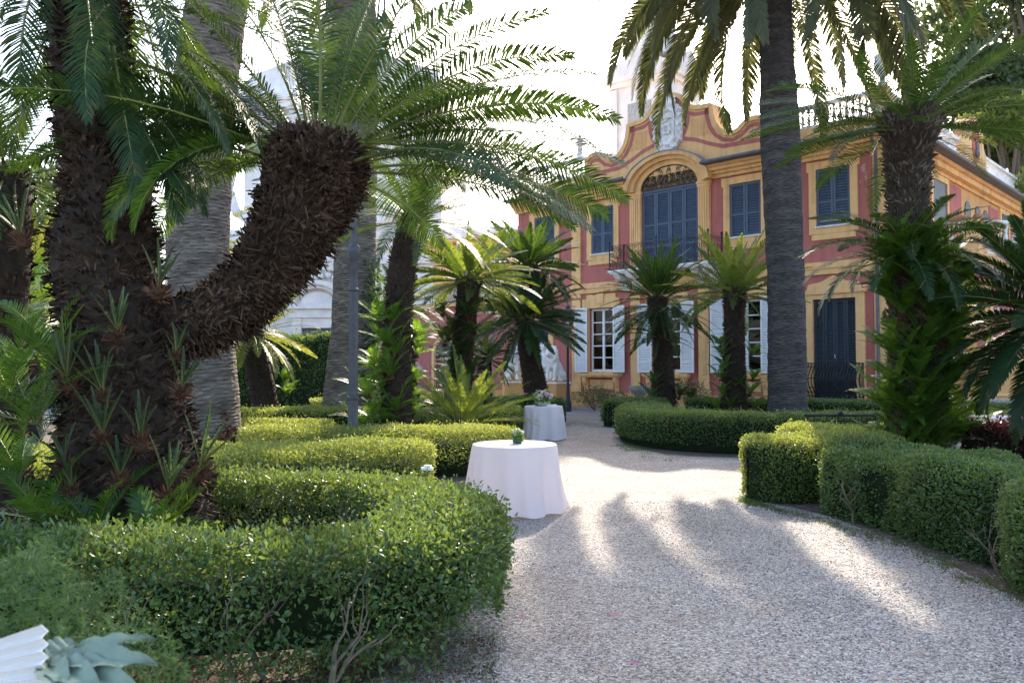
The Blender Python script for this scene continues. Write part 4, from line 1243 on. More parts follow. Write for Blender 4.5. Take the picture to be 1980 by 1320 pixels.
# ground windows
for i, (a, b) in enumerate(GR):
    f = MB()
    y0, y1 = .13, .19
    f.box(a, a + .07, y0, y1, 1.42, 4.0).box(b - .07, b, y0, y1, 1.42, 4.0).box(a + .07, b - .07, y0, y1, 3.92, 4.0).box(a + .07, b - .07, y0, y1, 1.42, 1.52)
    mid = (a + b) / 2
    f.box(mid - .055, mid + .055, y0 - .015, y1, 1.52, 3.92)
    for k in range(1, 5):
        z = 1.52 + 2.4 * k / 5
        f.box(a + .07, mid - .055, y0 + .005, y1, z - .022, z + .022).box(mid + .055, b - .07, y0 + .005, y1, z - .022, z + .022)
    wnd = vpart(f, 'window', M_WHITE)
    g = MB()
    g.raw([(a + .05, .165, 1.5), (b - .05, .165, 1.5), (b - .05, .165, 3.95), (a + .05, .165, 3.95)], [(0, 1, 2, 3)])
    g.build('pane', M_GLASS, wnd)
    s = MB()
    s.box(a - .32, b + .32, -.10, -.003, 4.02, 4.40).box(a - .12, b + .12, -.08, -.003, 4.402, 4.58).box(mid - .17, mid + .17, -.14, -.085, 4.2, 4.62)
    s.box(a - .10, a - .002, -.05, -.003, 1.42, 4.018).box(b + .002, b + .10, -.05, -.003, 1.42, 4.018)
    s.build('surround', M_OCHRE, wnd)
    s = MB().box(a - .40, b + .40, -.30, -.003, 1.27, 1.36).box(a - .34, b + .34, -.24, -.004, 1.20, 1.268)
    s.box(a - .005, b + .005, -.12, .2, 1.362, 1.425)
    s.build('sill', M_OCHRE, wnd)
    for x in (a - .25, b + .07):
        s = MB().prism([(0, 1.195), (0, .62), (-.05, .62), (-.09, .80), (-.22, 1.02), (-.23, 1.195)], 0, .18)
        s.v = [(x + v[1], v[0] - .003, v[2]) for v in s.v]
        s.build('bracket', M_OCHRE, wnd)
    MB().box(a + .02, b - .02, -.035, -.003, .72, 1.10).build('apron', M_OCHRE, wnd)
    shutter(wnd, a - .66, a - .04, 1.40, 4.06, -.10, M_WHITE, (.14, .55), hinge=a - .04, ang=R(5))
    shutter(wnd, b + .04, b + .66, 1.40, 4.06, -.10, M_WHITE, (.14, .55), hinge=b + .04, ang=R(-9))
# the wall lamp glowing inside the first window
wl = empty('wall_lamp', (Vector(VA) + Matrix.Rotation(VRZ, 3, 'Z') @ Vector((1.38, 1.75, 2.95))), 'small glowing wall lamp seen through the first white shuttered window', 'lamp')
MB().lathe([(.02, 0), (.06, .02), (.02, .06)], (0, 0, -.08), 8).tube([(0, .1, -.12), (0, 0, -.1)], .015).build('bracket', M_IRON, wl)
MB().ball((0, 0, .03), .05, .05, .08).build('bulb', M_LAMP, wl)

# door with bellied balconet
a, b = 10.16, 11.57
f = MB()
f.box(a - .28, a - .002, -.10, -.003, .59, 4.0).box(b + .002, b + .28, -.10, -.003, .59, 4.0).box(a - .002, b + .002, -.10, -.003, 3.842, 4.0)
f.box(a - .36, b + .36, -.16, -.003, 4.002, 4.12)
f.prism([(a - .2, 4.12), (b + .2, 4.12), (b + .12, 4.34), (b - .3, 4.40), ((a + b) / 2, 4.60), (a + .3, 4.40), (a - .12, 4.34)], -.12, -.003)
door = vpart(f, 'door', M_OCHRE)
for k in range(4):
    x0 = a + .01 + k * .348
    shutter(door, x0 + .005, x0 + .342, .60, 3.83, .08, M_SHUTD, (.30,))
MB().box(a - .1, b + .1, -.40, .2, .50, .585).build('sill', M_STONEG, door)
r = MB()
def belly(z):
    t = (z - .6) / 1.15
    return -.12 - .34 * math.sin(PI * min(1, max(0, (1 - t) * 1.05))) ** 1.4
n = 19
for k in range(n):
    x = a - .22 + (b - a + .44) * k / (n - 1)
    r.tube([(x, belly(z), z) for z in np.linspace(.6, 1.74, 9)], .017, 4)
for z in (.66, .80, .95, 1.25, 1.62, 1.74):
    r.tube([(a - .24, belly(z), z), (b + .24, belly(z), z)], .018, 4)
for s_ in (a - .24, b + .24):
    for k in range(4):
        r.tube([(s_, belly(z) * (.3 + .7 * k / 3), z) for z in np.linspace(.6, 1.74, 7)], .011, 4)
    r.tube([(s_, -.02, 1.74), (s_, belly(1.74), 1.74)], .016, 4)
r.build('railing', M_IRON, door)
MB().tube([((a + b) / 2, -.0, 1.9), ((a + b) / 2, -.04, 2.02)], .012).build('handle', M_WHITE, door)
# plain door behind the lions
f = MB()
f.box(-3.0, -2.752, -.10, -.003, .59, 3.7).box(-1.498, -1.25, -.10, -.003, .59, 3.7).box(-2.752, -1.498, -.10, -.003, 3.502, 3.7)
door2 = vpart(f, 'door', M_OCHRE)
shutter(door2, -2.74, -2.13, .60, 3.49, .08, M_SHUTD); shutter(door2, -2.12, -1.51, .60, 3.49, .08, M_SHUTD)

# pilasters
def pil(x0, x1, z0, z1, d=.08, courses=True, flutes=False, cap=True, base=True):
    m = MB()
    if courses:
        nn_ = int((z1 - z0) / .62)
        for k in range(nn_):
            a, b = z0 + (z1 - z0) * k / nn_, z0 + (z1 - z0) * (k + 1) / nn_
            m.box(x0, x1, -d, -.003, a + .008, b - .008)
        m.box(x0 + .01, x1 - .01, -d + .015, -.004, z0, z1)
    else:
        m.box(x0, x1, -d, -.003, z0, z1)
        if flutes:
            for k in range(5):
                c = x0 + (x1 - x0) * (k + .5) / 5
                m.box(c - .028, c + .028, -d - .022, -d + .001, z0 + .3, z1 - .25)
    if cap:
        m.box(x0 - .05, x1 + .05, -d - .05, -.002, z1 - .10, z1).box(x0 - .025, x1 + .025, -d - .03, -.002, z1 - .20, z1 - .102)
    if base:
        m.box(x0 - .04, x1 + .04, -d - .04, -.002, z0, z0 + .26)
    vpart(m, 'pilaster', M_OCHRE)
for x0, x1 in ((-.2, .27), (2.8, 3.24), (5.84, 6.28), (9.2, 9.6), (12.15, 12.58)):
    pil(x0, x1, .59, 4.64, cap=False)
pil(-.2, .27, 5.09, 8.46, cap=False, base=False)
pil(12.15, 12.58, 5.09, 8.46, cap=False, base=False)
pil(2.80, 3.32, 5.09, 8.46, .10, False, True)
pil(5.88, 6.36, 5.09, 8.46, .10, False, True)
pil(-3.38, -3.1, .59, 4.64, cap=False)
# string course
m = MB().box(-3.44, 12.64, -.10, -.003, 4.65, 4.84).box(-3.46, 12.66, -.15, -.003, 4.842, 4.93).box(-3.45, 12.65, -.12, -.003, 4.932, 5.06)
m.box(12.605, 12.72, -.15, 20, 4.65, 5.06)
vpart(m, 'string_course', M_OCHRE)
# cornice and eaves
for x0, x1 in ((-3.5, 2.72), (6.46, 12.7)):
    m = MB().box(x0, x1, -.10, -.002, 8.47, 8.60).box(x0 - .02, x1 + .02, -.20, -.002, 8.602, 8.72).box(x0 - .04, x1 + .04, -.32, -.002, 8.722, 8.84).box(x0 - .05, x1 + .05, -.42, -.002, 8.842, 8.93)
    vpart(m, 'cornice', M_OCHRE)
    m = MB().box(x0 - .15, x1 + .15, -.62, .0, 8.935, 8.985)
    m.tube([(x0 - .15, -.66, 8.99), (x1 + .15, -.66, 8.99)], .065, 8)
    vpart(m, 'gutter', M_SLATE)
m = MB().box(12.605, 12.7, -.1, 20, 8.47, 8.60).box(12.605, 12.9, -.3, 20, 8.602, 8.80).box(12.605, 13.02, -.42, 20, 8.802, 8.93)
vpart(m, 'cornice', M_OCHRE)
m = MB().box(12.61, 13.3, -.62, 20.2, 8.937, 8.99).tube([(13.34, -.66, 8.99), (13.34, 20.2, 8.99)], .065, 8)
vpart(m, 'gutter', M_SLATE)
vpart(MB().tube([(12.28, -.5, 8.95), (12.28, -.46, 8.75), (12.28, -.14, 8.45), (12.28, -.14, .3)], .05, 8), 'downpipe', M_SLATE)
vpart(MB().box(-3.35, 12.55, .4, 19.9, 8.95, 9.05), 'roof', M_SLATE)

# arched head over the balcony door
def ell(rx, rz, n=30, z0=8.47, a0=0, a1=PI):
    return [(CX + rx * math.cos(a0 + (a1 - a0) * k / n), z0 + rz * math.sin(a0 + (a1 - a0) * k / n)) for k in range(n + 1)]
m = MB()
m.band(ell(1.52, 1.02), ell(1.27, .84), -.12, -.001)
m.band(ell(1.70, 1.16), ell(1.521, 1.021), -.26, -.001)
m.band(ell(1.90, 1.30), ell(1.701, 1.161), -.42, -.001)
arch = vpart(m, 'arch_moulding', M_OCHRE)
m = MB().band(ell(1.95, 1.335, 30, 8.47, .3, PI - .3), ell(1.905, 1.302, 30, 8.47, .3, PI - .3), -.45, .02)
m.build('flashing', plain('lead', (0.20, 0.22, 0.30), 0.5), arch)
m = MB().prism(ell(1.27, .84), -.012, -.003)
m.build('lunette_panel', plain('lunette_back', (0.42, 0.25, 0.11), 0.8, .2), arch)
g = MB()
def scroll(cx, cz, r, turns, a0, y, sgn=1, rad=.016, n=20):
    g.tube([(cx + sgn * r * (1 - .85 * t) * math.cos(a0 + turns * 2 * PI * t), y, cz + r * (1 - .85 * t) * math.sin(a0 + turns * 2 * PI * t)) for t in np.linspace(0, 1, n)], rad, 4)
rr = random.Random(3)
for row, (zz, cnt, rad) in enumerate(((.14, 10, .13), (.36, 8, .14), (.58, 5, .13), (.74, 3, .08))):
    ext = 1.22 * math.sqrt(max(0.02, 1 - (zz / .84) ** 2)) - rad * .8
    for k in range(cnt):
        x = -ext + 2 * ext * k / (cnt - 1)
        scroll(CX + x, 8.47 + zz, rad, 1.6, rr.uniform(0, 6), -.045, 1 if x > 0 else -1)
        scroll(CX + x * .96, 8.47 + zz + .09, rad * .6, 1.3, rr.uniform(0, 6), -.045, -1 if x > 0 else 1)
g.tube([(x, -.045, z) for x, z in ell(1.25, .82)], .022, 4)
g.tube([(CX - 1.25, -.045, 8.49), (CX + 1.25, -.045, 8.49)], .022, 4)
g.build('grille', M_IRON, arch)

# curved gable
half = [(0, 12.02), (.30, 11.98), (.55, 11.86), (.72, 11.66), (1.0, 11.36), (1.18, 11.28), (1.80, 11.24), (1.88, 11.22), (1.90, 11.0), (1.92, 10.84), (2.02, 10.52), (2.20, 10.25), (2.42, 10.08), (2.68, 10.02), (2.92, 10.10), (3.10, 10.26), (3.28, 10.37), (3.55, 10.40), (3.80, 10.36), (3.98, 10.22), (4.05, 10.0), (4.10, 9.62)]
def mirror(h, z=None):
    return [(CX - x, z_) for x, z_ in reversed(h) if x > 0] + [(CX + x, z_) for x, z_ in h]
outline = mirror(half)
m = MB().prism(outline + [(CX + 4.1, 8.99), (CX - 4.1, 8.99)], -.05, .55)
gab = vpart(m, 'gable', M_OCHRE)
def inset(poly, d):
    out = []
    n = len(poly)
    for i in range(n):
        a, b = Vector(poly[max(i - 1, 0)]), Vector(poly[min(i + 1, n - 1)])
        t = (b - a).normalized()
        out.append((poly[i][0] + t.y * d, poly[i][1] - t.x * d))
    return out
m = MB().band(inset(outline[1:-1], -.05), inset(outline[1:-1], .12), -.13, .58)
m.build('coping', M_OCHRE, gab)
m = MB().band(inset(outline[2:-2], .20), inset(outline[2:-2], .34), -.062, -.04)
low = [(CX - 4.0, 9.55), (CX - 2.3, 9.60), (CX - 1.75, 9.80), (CX - 1.2, 10.05), (CX - .6, 10.22), (CX, 10.28)]
low = low + [(2 * CX - x, z) for x, z in reversed(low[:-1])]
m.band([(x, z + .075) for x, z in low], [(x, z - .075) for x, z in low], -.0635, -.04)
m.prism([(CX + .92 * math.cos(t), 10.95 + .98 * math.sin(t)) for t in np.linspace(0, 2 * PI, 33)[:-1]], -.0655, -.04)
m.build('painted_band', M_REDW, gab)
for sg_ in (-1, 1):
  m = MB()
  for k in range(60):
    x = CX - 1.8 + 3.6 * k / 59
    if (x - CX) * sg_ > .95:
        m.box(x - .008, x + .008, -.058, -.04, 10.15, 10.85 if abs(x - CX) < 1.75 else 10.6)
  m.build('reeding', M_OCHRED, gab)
# coat of arms
m = MB()
nr_, na_ = 15, 56
def shield_r(a):
    x, z = math.cos(a), math.sin(a)
    rr_ = 1 / ((abs(x) / .66) ** 3.2 + (abs(z) / .96) ** 3.2) ** (1 / 3.2)
    if z < -.3: rr_ *= 1 - .10 * (-z - .3)
    return rr_ * (1 + .045 * math.cos(9 * a) + .03 * math.cos(17 * a + 1))
vs, fs = [], []
for i in range(nr_ + 1):
    f_ = i / nr_
    for k in range(na_):
        a = 2 * PI * k / na_
        r_ = shield_r(a) * f_
        hgt = .10
        if .60 < f_ < .74: hgt = .19
        if f_ >= .74: hgt = .13 + .05 * math.sin(14 * a)
        if f_ >= .98: hgt = 0
        if f_ < .6: hgt = .10 + .03 * math.cos(f_ * 8) + .018 * math.sin(7 * a + f_ * 20)
        vs.append((CX + r_ * math.cos(a), -.07 - hgt, 10.72 + r_ * math.sin(a)))
for i in range(nr_):
    for k in range(na_):
        k2 = (k + 1) % na_
        fs.append((i * na_ + k, i * na_ + k2, (i + 1) * na_ + k2, (i + 1) * na_ + k))
m.raw(vs, fs)
g = m
scroll(CX - .60, 11.22, .17, 1.5, 0, -.2, 1, .045); scroll(CX + .60, 11.22, .17, 1.5, 0, -.2, -1, .045)
scroll(CX + .30, 11.66, .17, 1.4, 1, -.22, 1, .05); scroll(CX - .30, 11.62, .15, 1.4, 1, -.22, -1, .045)
m.ball((CX - .05, -.18, 11.60), .42, .13, .19, 14).ball((CX, -.16, 11.82), .12, .1, .12).ball((CX, -.16, 9.80), .20, .1, .14)
for x, z in ((-.50, 10.15), (.50, 10.15), (-.40, 9.97), (.40, 9.97), (-.6, 10.4), (.6, 10.4), (-.62, 10.9), (.62, 10.9), (-.2, 9.86), (.22, 9.86)):
    m.ball((CX + x, -.14, z), .065, .07, .085, 8)
m.band([(CX - .36, 11.15), (CX + .36, 11.15), (CX + .34, 10.25), (CX, 10.05), (CX - .34, 10.25), (CX - .36, 11.15)], [(CX - .30, 11.09), (CX + .30, 11.09), (CX + .28, 10.30), (CX, 10.12), (CX - .28, 10.30), (CX - .30, 11.09)], -.22, -.15)
m.band([(CX - .15, 10.86), (CX + .15, 10.86), (CX + .13, 10.48), (CX - .13, 10.48), (CX - .15, 10.86)], [(CX - .09, 10.80), (CX + .09, 10.80), (CX + .08, 10.54), (CX - .08, 10.54), (CX - .09, 10.80)], -.22, -.15)
m.tube([(CX - .3 + .1 * k, -.21, 11.02 - .08 * math.sin(k * 1.05)) for k in range(7)], .025, 5)
m.build('coat_of_arms', M_STONE, villa, True)

# balcony
m = MB().box(2.40, 6.85, -1.02, -.003, 5.28, 5.36).box(2.46, 6.79, -.96, -.004, 5.22, 5.278)
bal = vpart(m, 'balcony', M_STONE)
for x in (2.6, 3.15, 6.0, 6.5):
    s = MB().prism([(0, 5.215), (0, 4.60), (-.12, 4.60), (-.22, 4.72), (-.34, 4.95), (-.62, 5.02), (-.80, 5.215)], 0, .26)
    s.v = [(x + v[1], v[0] - .16, v[2]) for v in s.v]
    s.build('corbel', M_STONE, bal)
g = MB()
def rail_panel(p, q, n):
    p, q = Vector(p), Vector(q)
    d = q - p
    ux = d.normalized()
    L_ = d.length
    sub = MB()
    global g
    old = g; g = sub
    for k in range(n):
        c = L_ * (k + .5) / n
        w_ = L_ / n / 2
        for zc, s1 in ((.22, 1), (.58, -1)):
            scroll(c - w_ * .1, zc, w_ * .92, 1.5, rr.uniform(0, 6), 0, s1, .010, 16)
        scroll(c, .80, w_ * .5, 1.2, 0, 0, 1, .009, 12)
        sub.tube([(c + w_, 0, 0), (c + w_, 0, .92)], .009, 4)
    for z in (.04, .88, .94):
        sub.tube([(0, 0, z), (L_, 0, z)], .014, 4)
    g = old
    for v in sub.v: pass
    g.raw([(p + ux * v[0] + Vector((0, v[1], v[2]))) for v in sub.v], sub.f)
rail_panel((2.46, -.97, 5.37), (6.80, -.97, 5.37), 16)
rail_panel((2.46, -.05, 5.37), (2.46, -.97, 5.37), 4)
rail_panel((6.80, -.05, 5.37), (6.80, -.97, 5.37), 4)
for x, y in ((2.46, -.97), (6.80, -.97), (4.62, -.97), (2.46, -.04), (6.80, -.04)):
    g.tube([(x, y, 5.36), (x, y, 6.42)], .024, 6)
    g.ball((x, y, 6.46), .045, n=8)
g.build('railing', M_IRON, bal)

# balustrades
def balustrade(name, p, q, z0, z1, parent=None, sp=.21, ends=True, mat=M_STONE, r=.065):
    p, q = Vector((*p, 0)), Vector((*q, 0))
    L_ = (q - p).length
    ux = (q - p).normalized()
    m = MB()
    H = z1 - z0
    rot = Matrix.Rotation(math.atan2(ux.y, ux.x), 4, 'Z')
    s = MB().box(0, L_, -.10, .10, z0, z0 + .09).box(-.02, L_ + .02, -.12, .12, z1 - .11, z1)
    n = max(2, int(L_ / sp))
    for k in range(n):
        c = L_ * (k + .5) / n
        hh = H - .2
        s.lathe([(r * .9, 0), (r * .9, .05), (r * .5, .07), (r, hh * .28), (r * .95, hh * .36), (r * .42, hh * .66), (r * .5, hh * .8), (r * .85, hh * .92), (r * .85, hh)], (c, 0, z0 + .09), 8)
    s.xform(Matrix.Translation(p) @ rot)
    return s.build(name, mat, parent or villa, True)
for q_ in ((-3.4, .46, .05, .5), (8.74, 12.6, .05, .5), (12.15, 12.58, .505, 20)): vpart(MB().box(*q_, 9.06, 9.62), 'parapet', M_OCHRE)
balustrade('balustrade', (-3.0, .25), (.4, .25), 9.63, 10.45)
balustrade('balustrade', (8.8, .25), (12.2, .25), 9.63, 10.45)
balustrade('balustrade', (12.38, .6), (12.38, 8.1), 9.63, 10.45)
balustrade('balustrade', (12.38, 11.4), (12.38, 19.8), 9.63, 10.45)
for q_ in ((-3.42, -3.04, .04, .52), (12.2, 12.58, .04, .5)): vpart(MB().box(*q_, 9.63, 10.5), 'pedestal', M_OCHRE)
for x in (-2.6, -1.4, -.5, 9.6, 10.8): vpart(MB().box(x, x + .5, .03, .06, 9.12, 9.24), 'vent_slot', M_DARK)
# pedestal with red niche on the side
prof = [(8.25, 9.0), (8.25, 10.3), (8.6, 10.55), (8.75, 11.2), (9.2, 11.5), (9.8, 11.65), (10.4, 11.5), (10.85, 11.2), (11.0, 10.55), (11.35, 10.3), (11.35, 9.0)]
m = MB().prism(prof, 12.1, 12.62)
m.v = [(v[1], v[0], v[2]) for v in m.v]
sg = vpart(m, 'attic_block', M_OCHRE)
m = MB().prism([(9.8 + .55 * math.cos(t), 10.55 + .8 * math.sin(t)) for t in np.linspace(0, 2 * PI, 25)[:-1]], 12.6, 12.64)
m.v = [(v[1], v[0], v[2]) for v in m.v]
m.build('niche', M_SHIELD, sg)
m = MB().ball((12.66, 9.8, 10.15), .12, .22, .18).ball((12.66, 9.8, 10.45), .08, .12, .2)
m.build('bust', M_SLATE, sg, True)
# side wall features
for y0, y1, z0, z1, mt in ((6.2, 7.7, 5.3, 8.4, M_REDW), (11.6, 13.0, 5.3, 8.3, M_REDW), (1.0, 3.4, 5.3, 8.3, M_REDW), (15, 16.5, 5.3, 8.3, M_REDW)):
    vpart(MB().box(12.6, 12.625, y0, y1, z0, z1), 'wall_panel', mt)
for y0, y1 in ((4.2, 5.8), (13.4, 14.6)):
    f = MB().box(12.603, 12.68, y0 - .2, y0, 5.1, 8.45).box(12.603, 12.68, y1, y1 + .2, 5.1, 8.45).box(12.603, 12.68, y0, y1, 8.25, 8.45)
    wv = vpart(f, 'window', M_OCHRE)
    MB().box(12.603, 12.64, y0 + .002, y1 - .002, 5.1, 8.248).build('shutter', M_SHUTD, wv)
for yc in (8.55, 9.95, 11.1):
    pr_ = [(yc + .4 * math.cos(t), 7.65 + .4 * math.sin(t)) for t in np.linspace(0, PI, 13)] + [(yc - .4, 6.6), (yc + .4, 6.6)]
    m = MB().prism(pr_, 12.603, 12.63)
    m.v = [(v[1], v[0], v[2]) for v in m.v]
    vpart(m, 'window', M_SHUTD)

# bay with lattice window and terrace on top
poly = [(12.6, 1.5), (14.52, 1.5), (16.7, 3.6), (16.7, 9.0), (12.6, 9.0)]
def off(pl, d):
    return [(12.6, 1.5 - d), (14.52 + d * .45, 1.5 - d), (16.7 + d, 3.6 - d * .45), (16.7 + d, 9 + d), (12.6, 9 + d)]
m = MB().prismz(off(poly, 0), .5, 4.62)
bay = vpart(m, 'bay', M_OCHRED)  # darker ochre carries the shade on the bay
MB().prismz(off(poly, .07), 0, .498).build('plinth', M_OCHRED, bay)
m = MB().prismz(off(poly, .12), 4.622, 4.80).prismz(off(poly, .25), 4.802, 4.98).prismz(off(poly, .30), 4.982, 5.06)
m.build('cornice', M_OCHRE, bay)
m = MB().box(12.75, 13.3, 1.47, 1.497, .9, 4.3)
m.build('wall_panel', M_REDW, bay)
mB = MB()
ux = Vector((2.18, 2.1, 0)); LL = ux.length; ux.normalize(); nx = Vector((ux.y, -ux.x, 0))
def onface(s0, s1, z0, z1, d0, d1):
    q = MB().box(s0, s1, -d1, -d0, z0, z1)
    q.v = [tuple(Vector((14.52, 1.5, 0)) + ux * v[0] - nx * v[1] + Vector((0, 0, v[2]))) for v in q.v]
    mB.raw(q.v, q.f)
onface(.14, .36, .95, 4.45, .003, .03); onface(.62, 2.6, 2.0, 4.25, .003, .03)
mB.build('wall_panel', M_REDW, bay)
mB = MB()
onface(.36, .44, .95, 4.45, .003, .06); onface(.52, .60, .75, 4.4, .003, .06); onface(.6, 2.7, 1.75, 1.85, .003, .06); onface(.6, 2.7, .72, .80, .003, .05)
mB.box(13.28, 13.40, 1.42, 1.497, 1.7, 4.4).box(14.30, 14.40, 1.42, 1.497, 1.7, 4.4)
mB.build('surround', M_OCHRE, bay)
f = MB()
x0, x1, z0, z1 = 13.42, 14.28, 1.85, 4.27
f.box(x0, x1, 1.36, 1.496, z0 - .08, z0)
for k in range(4):
    x = x0 + (x1 - x0) * k / 3
    f.box(x - .018, x + .018, 1.42, 1.45, z0, z1)
for k in range(9):
    z = z0 + (z1 - z0) * k / 8
    f.box(x0, x1, 1.425, 1.448, z - (.03 if k == 4 else .013), z + (.03 if k == 4 else .013))
for k in range(3):
    for j in range(8):
        xc, zc = x0 + (x1 - x0) * (k + .5) / 3, z0 + (z1 - z0) * (j + .5) / 8
        if j in (0, 7, 3, 4): f.tube([(xc + .09 * math.cos(t), 1.436, zc + .11 * math.sin(t)) for t in np.linspace(0, 2 * PI, 9)], .007, 3)
wv = f.build('window', M_WHITE, bay)
f = MB(); f.box(x0, x1, 1.47, 1.498, z0, z1)
f.build('pane', plain('red_curtain_glass', (0.075, 0.03, 0.035), 0.12, 0.4, 3.0, spec=.6), wv)
balustrade('balustrade', (12.8, 1.42), (14.4, 1.42), 5.07, 6.12, bay, .24, r=.085)
balustrade('balustrade', (14.85, 1.75), (16.5, 3.35), 5.07, 6.12, bay, .24, r=.085)
MB().box(14.42, 14.78, 1.30, 1.66, 5.07, 6.14).build('pedestal', M_OCHRE, bay)
m = MB().ball((14.2, 1.5, 6.22), .35, .16, .13).ball((14.7, 1.6, 6.24), .16, .12, .14)
m.build('finial', plain('terracotta', (.42, .2, .11), .8, .3), bay, True)

# left wing with terrace
hl = [(-9.6, -8.0, 0, 2.2)]
sheet('wall', M_REDW, -14.5, -3.45, .0, 4.6, .5, hl, .3)
m = MB().box(-14.5, -3.45, .3, 6, 4.60, 4.78)
wing = vpart(m, 'terrace', M_OCHRE)
m = MB().band([(-8.8 + .98 * math.cos(t), 2.2 + .98 * math.sin(t)) for t in np.linspace(0, PI, 21)], [(-8.8 + .78 * math.cos(t), 2.2 + .78 * math.sin(t)) for t in np.linspace(0, PI, 21)], .38, .51)
m.box(-9.78, -9.58, .38, .497, 0, 2.2).box(-8.02, -7.82, .38, .497, 0, 2.2)
m.build('arch_moulding', M_OCHRE, wing)
MB().prism([(-8.8 + .79 * math.cos(t), 2.2 + .79 * math.sin(t)) for t in np.linspace(0, PI, 21)], .47, .495).box(-9.6, -8.0, .7, .75, 0, 2.2).build('door', M_WOOD, wing)
MB().box(-14.5, -3.45, .36, .497, 0, .55).build('plinth', M_OCHRED, wing)
balustrade('balustrade', (-14.3, .45), (-3.5, .45), 4.79, 5.72, wing, .22, r=.075)
m = MB()
for k in range(15):
    x = -9.0 + 1.6 * k / 14
    m.tube([(x, .3 - .28 * math.sin(PI * t) ** 1.2, 4.8 + .85 * t) for t in np.linspace(0, 1, 8)], .014, 4)
for z in (4.82, 5.65): m.tube([(-9.05, .28, z), (-7.35, .28, z)], .02, 4)
m.build('railing', M_IRON, wing)
m = MB().box(-14.5, -3.45, 4.5, 12, 4.6, 8.6)
m.build('wall', M_OCHRE, wing)
m = MB().box(-14.8, -3.4, 3.9, 12.2, 8.6, 8.72)
m.build('roof', M_OCHRE, wing)
m = MB()
for x in (-12.6, -9.6, -6.4): m.box(x, x + 1.0, 4.45, 4.497, 5.2, 7.6)
m.build('shutter', M_SHUT, wing)
# ground terrace plinths for lions are separate things

# statues and urn on the roof, lions, bird bath, bench
def vloc(x, y, z):
    v = Vector(VA) + Matrix.Rotation(VRZ, 3, 'Z') @ Vector((x, y, z))
    return (v.x, v.y, v.z)
def figure(name, label, loc, h, rz, cat='statue', group=None):
    o = empty(name, loc, label, cat, group, rz)
    m = MB()
    s = h / 1.7
    m.box(-.22, .22, -.22, .22, 0, .08)
    m.lathe([(.20, .08), (.24, .2), (.20, .6), (.17, .85), (.20, 1.0), (.23, 1.22), (.19, 1.36), (.07, 1.44), (.06, 1.5)], (0, 0, 0), 14, lambda a, z: 1 + .10 * math.cos(5 * a + z * 4) * (z < 1) + .15 * abs(math.cos(a)) - .1)
    m.ball((0, -.02, 1.58), .095, .11, .13, 10)
    m.ball((0, .02, 1.62), .11, .11, .12, 10)
    m.ball((0, -.125, 1.57), .02, .03, .03, 6)
    m.tube([(.2, 0, 1.33), (.27, -.06, 1.1), (.16, -.22, 1.0), (.02, -.26, 1.08)], [.075, .06, .05, .04], 8)
    m.tube([(-.2, 0, 1.33), (-.28, -.02, 1.08), (-.24, -.16, .85)], [.075, .06, .045], 8)
    m.tube([(-.15, -.12, 1.3), (.05, -.2, 1.05), (.22, -.1, .7), (.2, -.15, .15)], [.05, .07, .08, .06], 8)
    m.xform(Matrix.Scale(s, 4))
    ob = m.build('body', M_STONE, o, True)
    md = ob.modifiers.new('merge', 'REMESH'); md.mode = 'VOXEL'; md.voxel_size = .03 * s; md.use_smooth_shade = True
    return o
figure('statue', 'small white robed statue on the roof balustrade left of the gable', vloc(-.02, .28, 10.451), 1.0, VRZ)
figure('statue', 'white standing statue between the two lion statues, behind a cycad trunk', (1.28, 33.0, .0), 2.6, -.1)
m = MB().lathe([(.16, 0), (.16, .12), (.07, .2), (.08, .3), (.22, .5), (.27, .75), (.22, .95), (.26, 1.0), (.24, 1.04), (.12, 1.1), (.16, 1.25), (.04, 1.42)], (0, 0, 0), 16)
o = m.build('urn', M_STONE, None, True, vloc(12.38, .27, 10.501)); tag(o, 'pale stone urn on the roof corner behind the right cycad crown', 'urn')

def lion(label, loc, rz, turn):
    o = empty('lion_statue', loc, label, 'statue', 'seated stone lions', rz)
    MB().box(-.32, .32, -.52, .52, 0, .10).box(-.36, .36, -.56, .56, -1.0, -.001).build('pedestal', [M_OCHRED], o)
    MB().box(-.42, .42, -.62, .62, -.001, .05).build('slab', M_STONE, o)
    m = MB()
    m.tube([(0, .32, .34), (0, .18, .52), (0, -.02, .74), (0, -.14, .92)], [.24, .25, .24, .20], 12)
    for s in (-1, 1):
        m.ball((s * .19, .24, .30), .13, .26, .22)
        m.tube([(s * .20, .30, .2), (s * .22, .05, .14), (s * .22, -.14, .14)], [.09, .07, .06], 8)
        m.tube([(s * .14, -.16, .80), (s * .15, -.27, .50), (s * .15, -.30, .30), (s * .15, -.32, .16)], [.10, .08, .065, .065], 8)
        m.ball((s * .15, -.37, .155), .075, .11, .06)
    m.ball((0, -.14, .90), .26, .22, .30)
    m.tube([(0, .45, .2), (.22, .50, .16), (.36, .3, .15)], [.04, .035, .05], 6)
    h = MB()
    h.ball((0, 0, .02), .27, .21, .29)
    h.ball((0, -.14, .02), .16, .16, .18).ball((0, -.28, -.05), .09, .10, .08).ball((0, -.33, -.01), .04, .05, .03)
    for s in (-1, 1):
        h.ball((s * .17, -.02, .26), .06, .04, .06).ball((s * .075, -.265, .055), .03, .03, .025)
    for k in range(18):
        a = 2 * PI * k / 18
        h.ball((.25 * math.cos(a), -.04, .27 * math.sin(a)), .075, .1, .075, 6)
    h.xform(Matrix.Translation((0, -.20, 1.13)) @ Matrix.Rotation(turn, 4, 'Z'))
    m.raw(h.v, h.f)
    ob = m.build('body', M_STONE, o, True)
    md = ob.modifiers.new('merge', 'REMESH'); md.mode = 'VOXEL'; md.voxel_size = .025; md.use_smooth_shade = True
